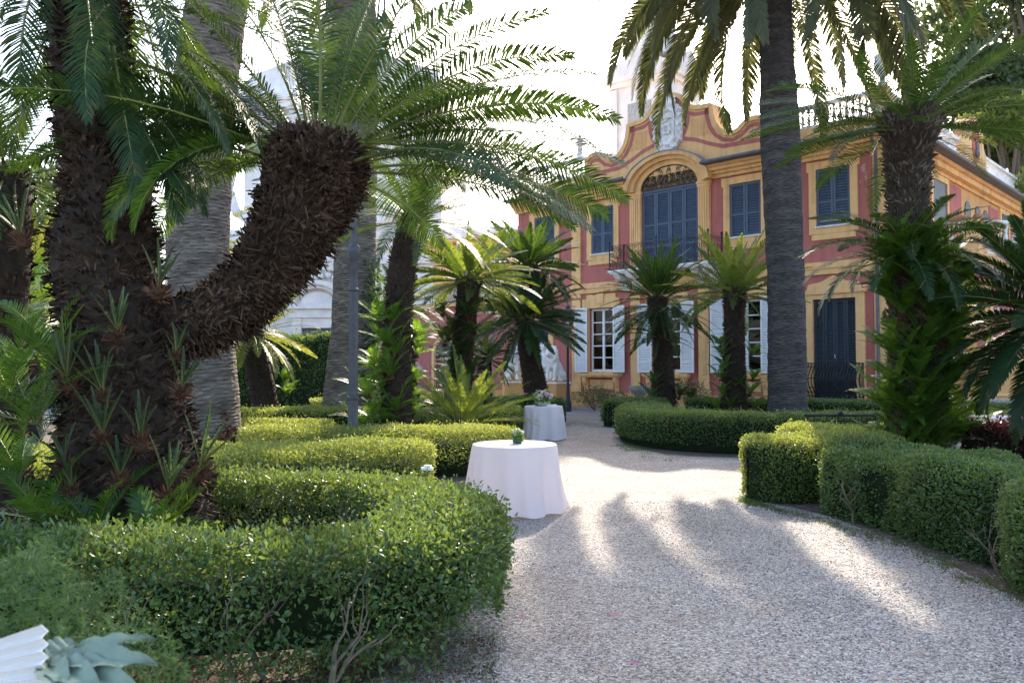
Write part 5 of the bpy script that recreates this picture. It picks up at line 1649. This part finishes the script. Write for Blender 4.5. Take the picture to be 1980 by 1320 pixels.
q = P(991, 745, 32.0); lion('seated stone lion facing the garden, left of the thick cycad trunk', (q[0], q[1], 1.0), .1, .1)
q = P(1073, 742, 31.3); lion('seated stone lion with turned head on an ochre pedestal, right of the cycad trunk', (q[0], q[1], .98), -.55, -.25)

q = P(1236, 760, 26.5)
m = MB().lathe([(.20, 0), (.20, .06), (.10, .12), (.075, .35), (.09, .62), (.16, .70), (.30, .82), (.34, .95), (.33, 1.0), (.30, 1.0), (.26, .93), (.02, .88)], (0, 0, 0), 20, lambda a, z: 1 + (.03 * math.cos(10 * a) if .68 < z < .93 else 0))
o = m.build('bird_bath', M_STONEG, None, True, (q[0], q[1], 0)); tag(o, 'carved grey stone bird bath on a slim foot by the villa', 'bird bath')
q = P(1958, 790, 22.0)
o = empty('stone_bench', (q[0], q[1], 0), 'grey stone bench below the villa bay at the right edge', 'bench')
MB().box(-1.0, 1.0, -.25, .25, .62, .74).build('seat', M_STONEG, o)
for s in (-.7, .7): MB().box(s - .12, s + .12, -.2, .2, 0, .62).build('leg', M_STONEG, o)
q = P(1626, 806, 13.6)
o = empty('garden_bench', (q[0], q[1], 0), 'black metal bench whose back rail shows above the low bright hedge', 'bench', None, .04)
m = MB()
m.tube([(-.62, 0, .80), (.62, 0, .80)], .022, 6).tube([(-.62, 0, .70), (.62, 0, .70)], .012, 6)
for k in range(12): m.tube([(-.55 + .1 * k, 0, .45), (-.55 + .1 * k, 0, .8)], .007, 4)
m.ball((0, 0, .84), .045)
m.build('backrest', M_IRON, o)
MB().box(-.62, .62, -.42, 0, .43, .46).build('seat', M_IRON, o)
for x in (-.58, .58):
    for y in (-.38, -.02): MB().tube([(x, y, 0), (x, y, .44 if y < -.1 else .8)], .018, 6).build('leg', M_IRON, o)

# ================================================================== LAMP POSTS
def lantern(parent, c, s=1.0):
    m = MB()
    x, y, z = c
    for k in range(6):
        a = 2 * PI * k / 6
        m.tube([(x + .10 * s * math.cos(a), y + .10 * s * math.sin(a), z), (x + .19 * s * math.cos(a), y + .19 * s * math.sin(a), z + .40 * s)], .011 * s, 4)
    m.lathe([(.11 * s, -.03 * s), (.115 * s, .0), (.02, .01)], c, 6)
    m.lathe([(.225 * s, .40 * s), (.20 * s, .45 * s), (.12 * s, .55 * s), (.06 * s, .60 * s), (.07 * s, .64 * s), (.02 * s, .72 * s)], c, 6)
    o = m.build('lantern', M_IRONG, parent)
    MB().lathe([(.095 * s, .012), (.18 * s, .395 * s)], c, 6).build('lantern_glass', M_LANTERN, o)
    MB().ball((x, y, z + .16 * s), .05 * s, .05 * s, .08 * s, 8).build('bulb', M_WHITE, o)
dl = 12.6
q = P(683, 700, dl)
o = empty('lamp_post', (q[0], q[1], 0), 'tall grey ringed lamp post among the hedges on the left', 'lamp post', 'lamp posts')
zt = P(683, 442, dl)[2]
m = MB().lathe([(.10, 0), (.10, .5), (.085, .52), (.078, 1.1), (.098, 1.11), (.098, 1.15), (.075, 1.16), (.070, 2.78), (.088, 2.79), (.088, 2.82), (.062, 2.83), (.052, zt - .52), (.062, zt - .50), (.095, zt - .38), (.095, zt - .30), (.05, zt - .24), (.06, zt - .16), (.035, zt), (.028, zt + 2.2), (.035, zt + 2.3), (.01, zt + 2.45)], (0, 0, 0), 14)
m.build('post', M_IRONG, o, True)
q2 = P(743, 70, dl)
dx = q2[0] - q[0]; zl = q2[2]
for s in (1, -1):
    m = MB().tube([(0, 0, zt + 1.5), (s * dx * .45, 0, zt + 1.75), (s * dx * .9, 0, zl + .95), (s * dx, 0, zl + .78), (s * dx, 0, zl + .40)], .018, 6)
    m.build('arm', M_IRONG, o, True)
    lantern(o, (s * dx, 0, zl - .12), .72)
dl2 = 29.5
q = P(1098, 780, dl2); qt = P(1102, 640, dl2)
o = empty('lamp_post', (q[0], q[1], 0), 'dark lamp post with a single glass lantern at the villa corner', 'lamp post', 'lamp posts')
H = qt[2]
m = MB().lathe([(.13, 0), (.13, .35), (.08, .42), (.055, .9), (.075, .92), (.05, .96), (.04, H - .3), (.065, H - .26), (.04, H - .2), (.05, H - .05), (.09, H)], (0, 0, 0), 12)
m.build('post', M_IRON, o, True)
lantern(o, (0, 0, H + .02), 1.35)

# ================================================================== TABLES, FLOWERS
def cloth_table(label, loc, r, rb, h, seed, rot=0):
    o = empty('cocktail_table', loc, label.replace('cloth', 'cloth'), 'table', 'cloth covered tables')
    m = MB().lathe([(r - .02, h - .03), (r - .02, h - .006)], (0, 0, 0), 32)
    m.build('tabletop', M_WOOD, o)
    m = MB().lathe([(.25, 0), (.24, .03), (.03, .05), (.03, h - .03)], (0, 0, 0), 12)
    m.build('leg', M_IRON, o)
    rg = np.random.default_rng(seed)
    na = 144
    ph = rg.uniform(0, 6.28, 6)
    folds = lambda a: .5 * np.sin(7 * a + ph[0] + .6 * np.sin(2 * a + ph[1])) + .32 * np.sin(12 * a + ph[2] + .8 * np.sin(3 * a)) + .18 * np.sin(19 * a + ph[3])
    vs, fs = [], []
    rows = [(0.0, h), (r * .5, h), (r * .96, h), (r * .99, h - .004), (r, h - .016)]
    zz = np.linspace(h - .05, .012, 14)
    for rr_, z in rows:
        for k in range(na):
            a = 2 * PI * k / na
            vs.append((max(rr_, .002) * math.cos(a), max(rr_, .002) * math.sin(a), z))
    for z in zz:
        t = (h - z) / h
        for k in range(na):
            a = 2 * PI * k / na
            R_ = r + (rb - r) * t ** .9 + np.sign(folds(a)) * abs(folds(a)) ** 1.25 * .085 * t ** .8 + (.03 * t ** 6) * (1 + math.sin(5 * a + ph[4]))
            zq = z + (.012 + .010 * math.sin(9 * a + ph[5])) * (t > .97)
            vs.append((R_ * math.cos(a), R_ * math.sin(a), zq))
    nR = len(rows) + len(zz)
    for i in range(nR - 1):
        for k in range(na):
            k2 = (k + 1) % na
            fs.append((i * na + k, (i + 1) * na + k, (i + 1) * na + k2, i * na + k2))
    m = MB().raw(vs, fs)
    return m, o
def place_table(label, clabel, loc, r, rb, h, seed):
    m, o = cloth_table(label, loc, r, rb, h, seed)
    c = m.build('tablecloth', M_CLOTH, None, True, loc)
    tag(c, clabel, 'tablecloth', 'white tablecloths')
q = P(995, 900, 9.15)
T1 = (q[0], q[1], 0)
place_table('round table hidden under the nearest white cloth', 'floor length white cloth on the nearest round table beside the gravel', T1, .475, .56, .745, 5)
q = P(1051, 800, 18.1)
T2 = (q[0], q[1], 0)
place_table('round table hidden under the farther white cloth', 'floor length white cloth on the farther round table by the rounded hedge', T2, .42, .47, .745, 8)
q = P(1945, 806, 14.0)
o = empty('buffet_table', (q[0], q[1], 0), 'long buffet table at the right edge behind red leaves', 'table')
MB().box(-.62, 1.0, -.38, .38, .72, .748).build('tabletop', M_WOOD, o)
for x in (-.55, .92):
    for y in (-.3, .3): MB().tube([(x, y, 0), (x, y, .72)], .02, 6).build('leg', M_IRON, o)
m = MB()
xs = np.linspace(-.66, 1.04, 40)
def ring(z, k):
    pts = []
    for x in xs: pts.append((x, -.42 - k * (1 + .8 * math.sin(x * 17)), z))
    for y in np.linspace(-.42, .42, 20): pts.append((1.04 + k * (1 + .8 * math.sin(y * 17)), y, z))
    for x in xs[::-1]: pts.append((x, .42 + k * (1 + .8 * math.sin(x * 15)), z))
    for y in np.linspace(.42, -.42, 20): pts.append((-.66 - k * (1 + .8 * math.sin(y * 16)), y, z))
    return pts
r0, r1, r2 = ring(.752, 0), ring(.40, .03), ring(.03, .05)
n = len(r0)
m.raw(r0 + r1 + r2, [tuple(range(n))] + [(i, (i + 1) % n, (i + 1) % n + n, i + n) for i in range(n)] + [(i + n, (i + 1) % n + n, (i + 1) % n + 2 * n, i + 2 * n) for i in range(n)])
c = m.build('tablecloth', M_CLOTH, None, True, (q[0], q[1], 0)); tag(c, 'white cloth on the long buffet table at the right edge', 'tablecloth', 'white tablecloths')
m = MB().box(-.25, .25, -.06, .06, 0, .035)
c = m.build('serving_tray', M_IRON, None, False, (q[0] + .45, q[1] - .2, .755)); tag(c, 'dark flat tray on the white buffet table', 'tray')

def bouquet(label, loc, r, h, seed, pink):
    o = empty('flower_bowl', loc, label, 'flowers', 'flower bowls on the tables')
    MB().lathe([(r * .8, 0), (r, .01), (r, h), (r * .92, h), (r * .92, h * .5)], (0, 0, 0), 18).build('bowl', M_BOWL if not pink else M_STONEG, o, True)
    rg = np.random.default_rng(seed)
    qm = QM()
    n = 150
    dd = unit(rg.normal(size=(n, 3)) + np.array([0, 0, .5]))
    leaf_quads(qm, np.array([0, 0, h * 1.05]) + dd * r * rg.uniform(.5, 1.25, (n, 1)), dd, r * .7, r * .38, rg)
    qm.build('greenery', [M_FRONDG], o)
    for k in range(9):
        a = k * 2.4; f = math.sqrt((k + .5) / 9)
        c = np.array([math.cos(a) * f * r * 1.15, math.sin(a) * f * r * 1.15, h * 1.15 + r * (1.15 - .7 * f)])
        qm = QM()
        n = 60
        dd = unit(rg.normal(size=(n, 3)) + np.array([0, 0, .3]))
        leaf_quads(qm, c + dd * r * .22, dd, r * .28, r * .26, rg, 0, .9)
        qm.build('blossom', [M_FLP if pink and k in (0, 2, 5) else M_FLW], o)
bouquet('low green bowl of white flowers on the nearest white table', (T1[0] + .03, T1[1] + .02, .746), .055, .08, 1, False)
bouquet('bowl of pale pink and white roses on the farther white table', (T2[0] - .02, T2[1], .746), .17, .10, 2, True)
q = P(1066, 781, 18.0)
m = MB().box(-.12, .12, -.09, .09, 0, .02).box(-.10, .10, -.08, .08, .02, .035)
c = m.build('napkin', M_PAPER, None, False, (T2[0] + .18, T2[1] - .15, .747)); tag(c, 'folded white napkins beside the roses on the farther table', 'napkin')
q = P(832, 912, 7.0)
m = MB().prismz([(-.05, -.02), (-.01, -.035), (.045, -.02), (.05, .015), (.01, .04), (-.045, .025)], -.006, .014).prismz([(-.03, -.01), (.03, -.022), (.035, .01), (-.01, .025)], .016, .032)
c = m.build('napkin', M_PAPER, None, True, (q[0], 6.75, .76)); tag(c, 'small crumpled white napkin lying on the hedge top', 'napkin')

# ================================================================== FLOWER STAND IN THE CORNER
fx = P(-60, 1400, 1.3)
fs_ = empty('flower_stand', (fx[0], fx[1], 0), 'flower stand with ferns, silver leaf and white pleated leaf in the lower left corner', 'flowers')
o0 = np.array([fx[0], fx[1], 0.0])
m = MB().lathe([(.17, 0), (.17, .04), (.06, .08), (.05, .75), (.14, .82), (.16, .92), (.15, .95)], (0, 0, 0), 18)
m.build('pedestal', M_STONE, fs_, True)
rg = np.random.default_rng(8)
qm = QM()
def fernspray(p0, tip, n=26, wdt=.13, seed=0):
    p0, tip = np.array(p0), np.array(tip)
    mid = (p0 + tip) / 2 + np.array([0, 0, .12])
    t = np.linspace(0, 1, n)[:, None]
    c = (1 - t) ** 2 * p0 + 2 * t * (1 - t) * mid + t ** 2 * tip
    T = unit(np.gradient(c, axis=0))
    s = unit(np.cross(T, np.array([0.2, -.9, .3])))
    nv = np.cross(s, T)
    def strip(a, b, w_):
        d = unit(b - a); sd = unit(np.cross(d, rg.normal(size=d.shape))) * w_
        V = np.stack([a - sd, a + sd, b + sd * .5, b - sd * .5], 1)
        qm.add(V.reshape(-1, 3), np.arange(len(a) * 4).reshape(-1, 4), 0, rg.uniform(0, 1, len(a)))
    strip(c[:-1], c[1:], .0012)
    for sg in (-1, 1):
        for i in range(4, n):
            f = math.sin(PI * min(1, (i / n) * .9 + .12))
            L_ = wdt * f * rg.uniform(.7, 1.1)
            d = unit(s[i] * sg + T[i] * .8 + nv[i] * rg.uniform(-.4, .4))
            m_ = 9
            tt = np.linspace(0, 1, m_)[:, None]
            bp = c[i] + d * L_ * tt + np.array([0, 0, -.03]) * tt ** 2
            strip(bp[:-1], bp[1:], .0008)
            k = 18
            ii = rg.uniform(0.05, 1, (k, 1))
            st = c[i] + d * L_ * ii + np.array([0, 0, -.03]) * ii ** 2
            nd = unit(rg.normal(size=(k, 3)) * .8 + d * .7)
            strip(st, st + nd * rg.uniform(.008, .018, (k, 1)), .0010)
basep = np.array([fx[0], fx[1], .93])
for px, py, d in ((110, 1090, 1.45), (40, 1075, 1.5), (190, 1150, 1.5), (150, 1200, 1.4), (0, 1110, 1.4), (330, 1250, 1.3), (230, 1110, 1.6), (350, 1290, 1.25), (90, 1040, 1.6)):
    fernspray(basep + rg.normal(0, .03, 3), P(px, py, d))
qm.build('fern', [M_FERN], fs_, offset=o0)
# white pleated leaf
c0 = P(-150, 1330, 1.18); m = MB()
n = 15
top, bot = [], []
for k in range(n + 1):
    f = k / n
    pr_ = P(84 - 26 * (f > .02) * 0 + (8 if k % 2 else -6), 1208 + 190 * f, 1.16 + (.022 if k % 2 else 0))
    pl = P(-140, 1282 + 110 * f, 1.20 + (.010 if k % 2 else 0))
    top.append(pr_); bot.append(pl)
vs = [tuple(v - o0) for v in top] + [tuple(v - o0) for v in bot]
vs += [tuple(v - o0 + np.array([0, .0035, 0])) for v in top] + [tuple(v - o0 + np.array([0, .0035, 0])) for v in bot]
q_ = n + 1
fs = [(k, k + 1, q_ + k + 1, q_ + k) for k in range(n)] + [(2 * q_ + k, 3 * q_ + k, 3 * q_ + k + 1, 2 * q_ + k + 1) for k in range(n)] + [(k, 2 * q_ + k, 2 * q_ + k + 1, k + 1) for k in range(n)]
m.raw(vs, fs).build('pleated_leaf', M_PAPER, fs_)
# silver lobed leaf
def lobe(p0, p1, wd, up):
    p0, p1 = Vector(p0), Vector(p1)
    d = p1 - p0
    s = d.cross(Vector(up)).normalized()
    nrm = s.cross(d).normalized()
    vs, fs = [], []
    K = 12
    for i in range(K + 1):
        t = i / K
        w_ = wd * (math.sin(PI * t ** .8) ** .8) * (1 if i < K else 0) + .001
        c = p0 + d * t + nrm * (.012 * math.sin(PI * t))
        for j, x in enumerate((-1, -.5, 0, .5, 1)):
            vs.append(c + s * x * w_ + nrm * (.010 * abs(x) - .004 * math.cos(i * 2.1) * abs(x)))
    for i in range(K):
        for j in range(4):
            fs.append((i * 5 + j, i * 5 + j + 1, (i + 1) * 5 + j + 1, (i + 1) * 5 + j))
    return [tuple(v - Vector(o0)) for v in vs], fs
m = MB()
ctr = P(95, 1285, 1.2)
for px, py, d, wd in ((306, 1288, 1.16, .020), (280, 1352, 1.12, .024), (150, 1250, 1.24, .022), (200, 1345, 1.12, .022), (300, 1240, 1.3, .014), (130, 1350, 1.12, .02)):
    v, f = lobe(ctr, P(px, py, d), wd, (0, -.5, .85))
    m.raw(v, f)
m.tube([tuple(Vector(ctr) - Vector(o0)), tuple(basep - o0)], .004, 6)
m.build('lobed_leaf', M_GREYLEAF, fs_, True)

# petals on the gravel
for px, py, lb in ((1008, 1192, 'pink petal on sunlit gravel beside the big hedge corner'), (1188, 1188, 'pink petal lying alone in the middle of the gravel'), (1228, 1284, 'pink petal nearest the bottom of the gravel')):
    p = G(px, py, .006)
    qm = QM()
    for k in range(5):
        a = k * 1.26
        c = np.array([math.cos(a) * .011, math.sin(a) * .011, .005])
        s = np.array([-math.sin(a), math.cos(a), 0]) * .008
        d = np.array([math.cos(a), math.sin(a), .5]) * .011
        qm.add([c - s, c + s, c + s * .8 + d, c - s * .8 + d], [[0, 1, 2, 3]])
    o = qm.build('petal', [M_PETAL], None, loc=tuple(p)); tag(o, lb, 'petal', 'fallen pink petals')

# ================================================================== GRASS TUFTS
qm = QM()
rg = np.random.default_rng(31)
line = catmull([(2.80, 9.6, 0), (2.95, 9.25, 0), (3.2, 8.7, 0), (3.42, 7.8, 0), (3.55, 6.9, 0), (3.55, 6.0, 0), (3.62, 5.2, 0), (3.7, 4.5, 0)], .05)
def tuft(cx, cy, n, r, h):
    p = np.stack([cx + rg.normal(0, r, n), cy + rg.normal(0, r, n), np.zeros(n)], 1)
    d = unit(rg.normal(size=(n, 3)) * .45 + np.array([0, 0, 1]))
    s = unit(np.cross(d, rg.normal(size=(n, 3)))) * .0022
    hh = h * rg.uniform(.4, 1.2, (n, 1))
    b = rg.normal(0, .3, (n, 3)) * hh; b[:, 2] = -abs(b[:, 2]) * .4
    V = np.stack([p - s, p + s, p + d * hh + b + s * .2, p + d * hh + b - s * .2], 1)
    qm.add(V.reshape(-1, 3), np.arange(n * 4).reshape(n, 4), 0, rg.uniform(0, 1, n))
for k in range(170):
    c = line[rg.integers(0, len(line))]
    tuft(c[0] + rg.normal(-.02, .08), c[1] + rg.normal(0, .06), 26, .035, .035)
for k in range(60):
    tuft(2.55 + rg.normal(0, .22), 16.2 + rg.normal(0, .9), 30, .07, .06)
for k in range(40):
    tuft(2.82 + rg.normal(0, .06), 9.75 + rg.normal(0, .12), 26, .04, .05)
for k in range(90):
    c = G(rg.uniform(560, 960), rg.uniform(1235, 1318))
    tuft(c[0], c[1], 18, .05, .035)
tag(qm.build('grass', [M_GRASS]), 'short grass and weeds along the hedge feet', 'grass', kind='stuff')
# fallen leaves at the hedge feet
qm = QM()
n = 1600
ii = rg.integers(0, len(line), n)
p = line[ii] + np.stack([rg.normal(-.02, .14, n), rg.normal(0, .1, n), np.full(n, .006)], 1)
n2 = 4200
p2 = np.array([G(x, y, .006) for x, y in zip(rg.uniform(250, 960, n2), rg.uniform(1225, 1320, n2))])
p = np.concatenate([p, p2])
leaf_quads(qm, p, np.tile([0, 0, 1.0], (len(p), 1)) * 0 + rg.normal(size=(len(p), 3)) * .2, .022, .011, rg)
tag(qm.build('fallen_leaves', [var_mat('dry_leaf', [(0, (.06, .035, .02)), (1, (.25, .17, .09))])]), 'dry fallen leaves along the hedge feet', 'leaves', kind='stuff')

# loose pebbles lying on the gravel
qm = QM()
rg = np.random.default_rng(44)
n = 30000
pp = np.stack([rg.uniform(-.7, 3.75, n), 3.8 + 6.0 * rg.uniform(0, 1, n) ** 1.4, np.zeros(n)], 1)
keep = (sines(pp, 4, .45, 3) + rg.normal(0, .25, n)) > -.1
pp = pp[keep]; n = len(pp)
cube = np.array([[-1, -1, -1], [1, -1, -1], [1, 1, -1], [-1, 1, -1], [-1, -1, 1], [1, -1, 1], [1, 1, 1], [-1, 1, 1]]) * .6
sz = np.stack([rg.uniform(.004, .0095, n), rg.uniform(.004, .008, n), rg.uniform(.0025, .006, n)], 1)
V = cube[None] * (1 + rg.normal(0, .22, (n, 8, 3))) * sz[:, None]
an = rg.uniform(0, 6.28, n); ca_, sa_ = np.cos(an)[:, None], np.sin(an)[:, None]
V = np.stack([V[..., 0] * ca_ - V[..., 1] * sa_, V[..., 0] * sa_ + V[..., 1] * ca_, V[..., 2] + sz[:, 2:3] * .5], -1) + pp[:, None]
F_ = np.array([[0, 3, 2, 1], [4, 5, 6, 7], [0, 1, 5, 4], [1, 2, 6, 5], [2, 3, 7, 6], [3, 0, 4, 7]])
qm.add(V.reshape(-1, 3), (np.arange(n)[:, None, None] * 8 + F_[None]).reshape(-1, 4), 0, np.repeat(rg.uniform(0, 1, n), 6))
tag(qm.build('gravel', [var_mat('pebble', [(0, (.10, .10, .105)), (.3, (.26, .24, .23)), (.55, (.42, .36, .32)), (.8, (.50, .48, .46)), (1, (.70, .68, .65))], .7, .3)]), 'loose pale pebbles scattered over the gravel path', 'gravel', kind='stuff')

# ================================================================== CHURCH AND BELL TOWER
q = P(615, 700, 56)
ch = empty('church', (q[0], q[1], 0), 'white baroque church with arched portal behind the palms', 'church', None, R(-4))
m = MB().box(-11, 16, 0, 14, 0, 11.2).box(-5.5, 8.5, .3, 13.7, 11.2, 21)
m.prism([(-5.8, 21), (8.8, 21), (8.0, 22.2), (5.0, 23.2), (3.0, 25.5), (1.5, 26.2), (0, 25.5), (-2, 23.2), (-5.0, 22.2)], .3, 2)
m.build('wall', M_CHURCH, ch)
m = MB().box(-11.3, 16.3, -.5, -.003, 9.8, 10.3).box(-11.5, 16.5, -.8, -.004, 10.302, 10.8).box(-11.2, 16.2, -.3, -.003, 8.7, 9.1)
m.box(-5.8, 8.8, -.2, .297, 19.6, 20.2).box(-6, 9, -.4, .296, 20.202, 20.6)
m.build('cornice', M_CHURCH, ch)
for x in (-9.5, -5.8, -3.6, 3.4, 5.6, 9.5, 13):
    MB().box(x - .5, x + .5, -.35, -.003, 0, 8.7).box(x - .7, x + .7, -.45, -.004, 7.9, 8.69).box(x - .65, x + .65, -.42, -.004, 0, 1.2).build('pilaster', M_CHURCH, ch)
for x in (-4.4, -1.6, 4.4, 7.2):
    MB().box(x - .4, x + .4, 0, .297, 11.4, 19.5).box(x - .55, x + .55, -.1, .296, 18.8, 19.49).build('pilaster', M_CHURCH, ch)
m = MB().box(-1.7, -1.05, -.5, -.003, 0, 5.0).box(1.05, 1.7, -.5, -.003, 0, 5.0).box(-1.04, 1.04, -.42, -.003, 4.3, 5.0).box(-1.9, 1.9, -.6, -.002, 5.002, 5.6).box(-2.2, 2.2, -.85, -.002, 5.602, 5.9)
def arc(r, n=24): return [(r * math.cos(PI * k / n), 5.9 + r * .75 * math.sin(PI * k / n)) for k in range(n + 1)]
m.band(arc(2.2), arc(1.8), -.85, -.002).band(arc(1.799), arc(1.5), -.6, -.002).prism(arc(1.2), -.2, -.002)
por = m.build('portal', M_CHURCH, ch)
m = MB().box(-1.04, -.01, -.2, -.1, 0, 4.298).box(.01, 1.04, -.2, -.1, 0, 4.298)
m.build('door', M_WOOD, por)
m = MB()
rr = random.Random(9)
for k in range(46):
    a = rr.uniform(0, 6.28); d_ = rr.uniform(.2, 1)
    m.ball((1.6 * d_ * math.cos(a), -.3, 8.3 + .9 * d_ * math.sin(a)), rr.uniform(.12, .32), .25, rr.uniform(.12, .35), 8)
for s in (-1, 1):
    m.tube([(s * 1.2, -.4, 7.6), (s * 2.2, -.4, 8.2), (s * 2.6, -.4, 9.1), (s * 2.1, -.4, 9.4)], [.3, .25, .2, .15], 8)
    m.tube([(s * 3, -.3, 11.3), (s * 4.5, -.3, 11.6), (s * 5.8, -.3, 12.4), (s * 6.3, -.3, 14), (s * 5.8, -.3, 16)], [.5, .4, .35, .3, .2], 8)
m.build('relief', M_CHURCH, ch, True)
m = MB().box(.2, 2.8, .25, .297, 13, 17.5)
m.build('window', M_WOOD, ch)

q = P(1268, 300, 64)
tw = empty('bell_tower', (q[0], q[1], 0), 'pale bell tower with pediment and domed lantern behind the villa gable', 'tower', None, R(-38))
m = MB().box(-2.6, 2.6, -2.6, 2.6, 0, 23.4)
m.build('wall', M_TOWER, tw)
m = MB()
m.box(-2.85, 2.85, -2.85, 2.85, 23.4, 23.8).box(-3.1, 3.1, -3.1, 3.1, 23.802, 24.3)
m.prism([(-3.1, 24.3), (3.1, 24.3), (0, 26.2)], -3.1, 3.1)
m2 = MB().prism([(-3.08, 24.302), (3.08, 24.302), (0, 26.19)], -3.08, 3.08)
m2.v = [(v[1], v[0], v[2]) for v in m2.v]
m.raw(m2.v, m2.f)
m.build('pediment', M_TOWER, tw)
MB().box(-1.0, 1.0, -2.68, -2.603, 18, 22).build('opening', M_STONEG, tw)
MB().box(-2.68, -2.603, -1, 1, 18, 22).build('opening', M_STONEG, tw)
for x in (-2.2, 2.2):
    MB().box(x - .3, x + .3, -2.8, -2.603, 12, 23.3).build('pilaster', M_TOWER, tw)
m = MB().lathe([(2.1, 26), (2.1, 27), (1.7, 27.2), (1.6, 29.6), (1.9, 29.8), (1.9, 30.2), (1.5, 30.6), (1.3, 31.6), (.6, 32.6), (.5, 33.4), (.1, 33.9), (.08, 35)], (0, 0, 0), 8)
m.build('lantern', M_TOWER, tw, True)

# ================================================================== TREES BEHIND
def tree(label, x, y, h, cr, seed, mat, n=9000, leafL=.32, z0=None, group='trees behind the garden', sq=1.0):
    rg = np.random.default_rng(seed)
    rr = random.Random(seed)
    o0 = np.array([x, y, 0.0])
    root = empty('tree', o0, label, 'tree', group)
    mb = MB(); ends = []
    top = z0 if z0 is not None else h * .35
    mb.tube([(0, 0, -.1), (.1, 0, top * .5), (0, .1, top), (.2, 0, h * .75)], [h * .03, h * .026, h * .022, h * .008], 8)
    cl = []
    for k in range(26):
        a = rr.uniform(0, 2 * PI); el = rr.uniform(-.5, 1.4)
        r = cr * rr.uniform(.35, .9)
        e = Vector((math.cos(a) * math.cos(el) * r, math.sin(a) * math.cos(el) * r, top + (h - top) * .5 + math.sin(el) * (h - top) * .45 * sq))
        s = Vector((0, 0, top * rr.uniform(.8, 1.3)))
        mb.tube([s, (s + e) / 2 + Vector((rr.uniform(-.5, .5), rr.uniform(-.5, .5), -.3)), e], [h * .010, h * .007, h * .003], 5, False)
        cl.append((np.array(e), cr * rr.uniform(.18, .36)))
    mb.build('trunk', M_STEM, root)
    w_ = np.array([c[1] ** 2 for c in cl]); w_ /= w_.sum()
    ci = rg.choice(len(cl), n, p=w_)
    dd = unit(rg.normal(size=(n, 3)))
    C = np.array([c[0] for c in cl])[ci]; Rr = np.array([c[1] for c in cl])[ci][:, None]
    pos = C + dd * Rr * rg.uniform(.45, 1.15, (n, 1)) * np.array([1, 1, .75])
    qm = QM()
    leaf_quads(qm, pos, dd, leafL, leafL * .55, rg, 0, 1.0)
    qm.build('crown', [mat], root)
tree('large dark evergreen tree at the upper right, behind the villa side', 34.0, 50.0, 29, 8.5, 301, M_TREE, 30000, .48, 12)
tree('dark evergreen tree rising beyond the side balustrade', 27.5, 47.0, 20, 5.0, 302, M_TREE, 16000, .40, 6)
tree('bright yellow green tree beyond the right end of the villa', 25.2, 40.5, 14.8, 3.6, 303, M_TREEB, 8000, .30, 5)
tree('dark tree far left beyond the small cycads', -22, 34, 9, 4, 304, M_TREE, 6000, .3, 2.5)
tree('broad dark tree at the far left edge of the garden', -30, 38, 14, 6, 305, M_TREE, 7000, .35, 4)
tree('dark tree left of the white church', -27, 46, 13, 5, 306, M_TREE, 6000, .35, 4)
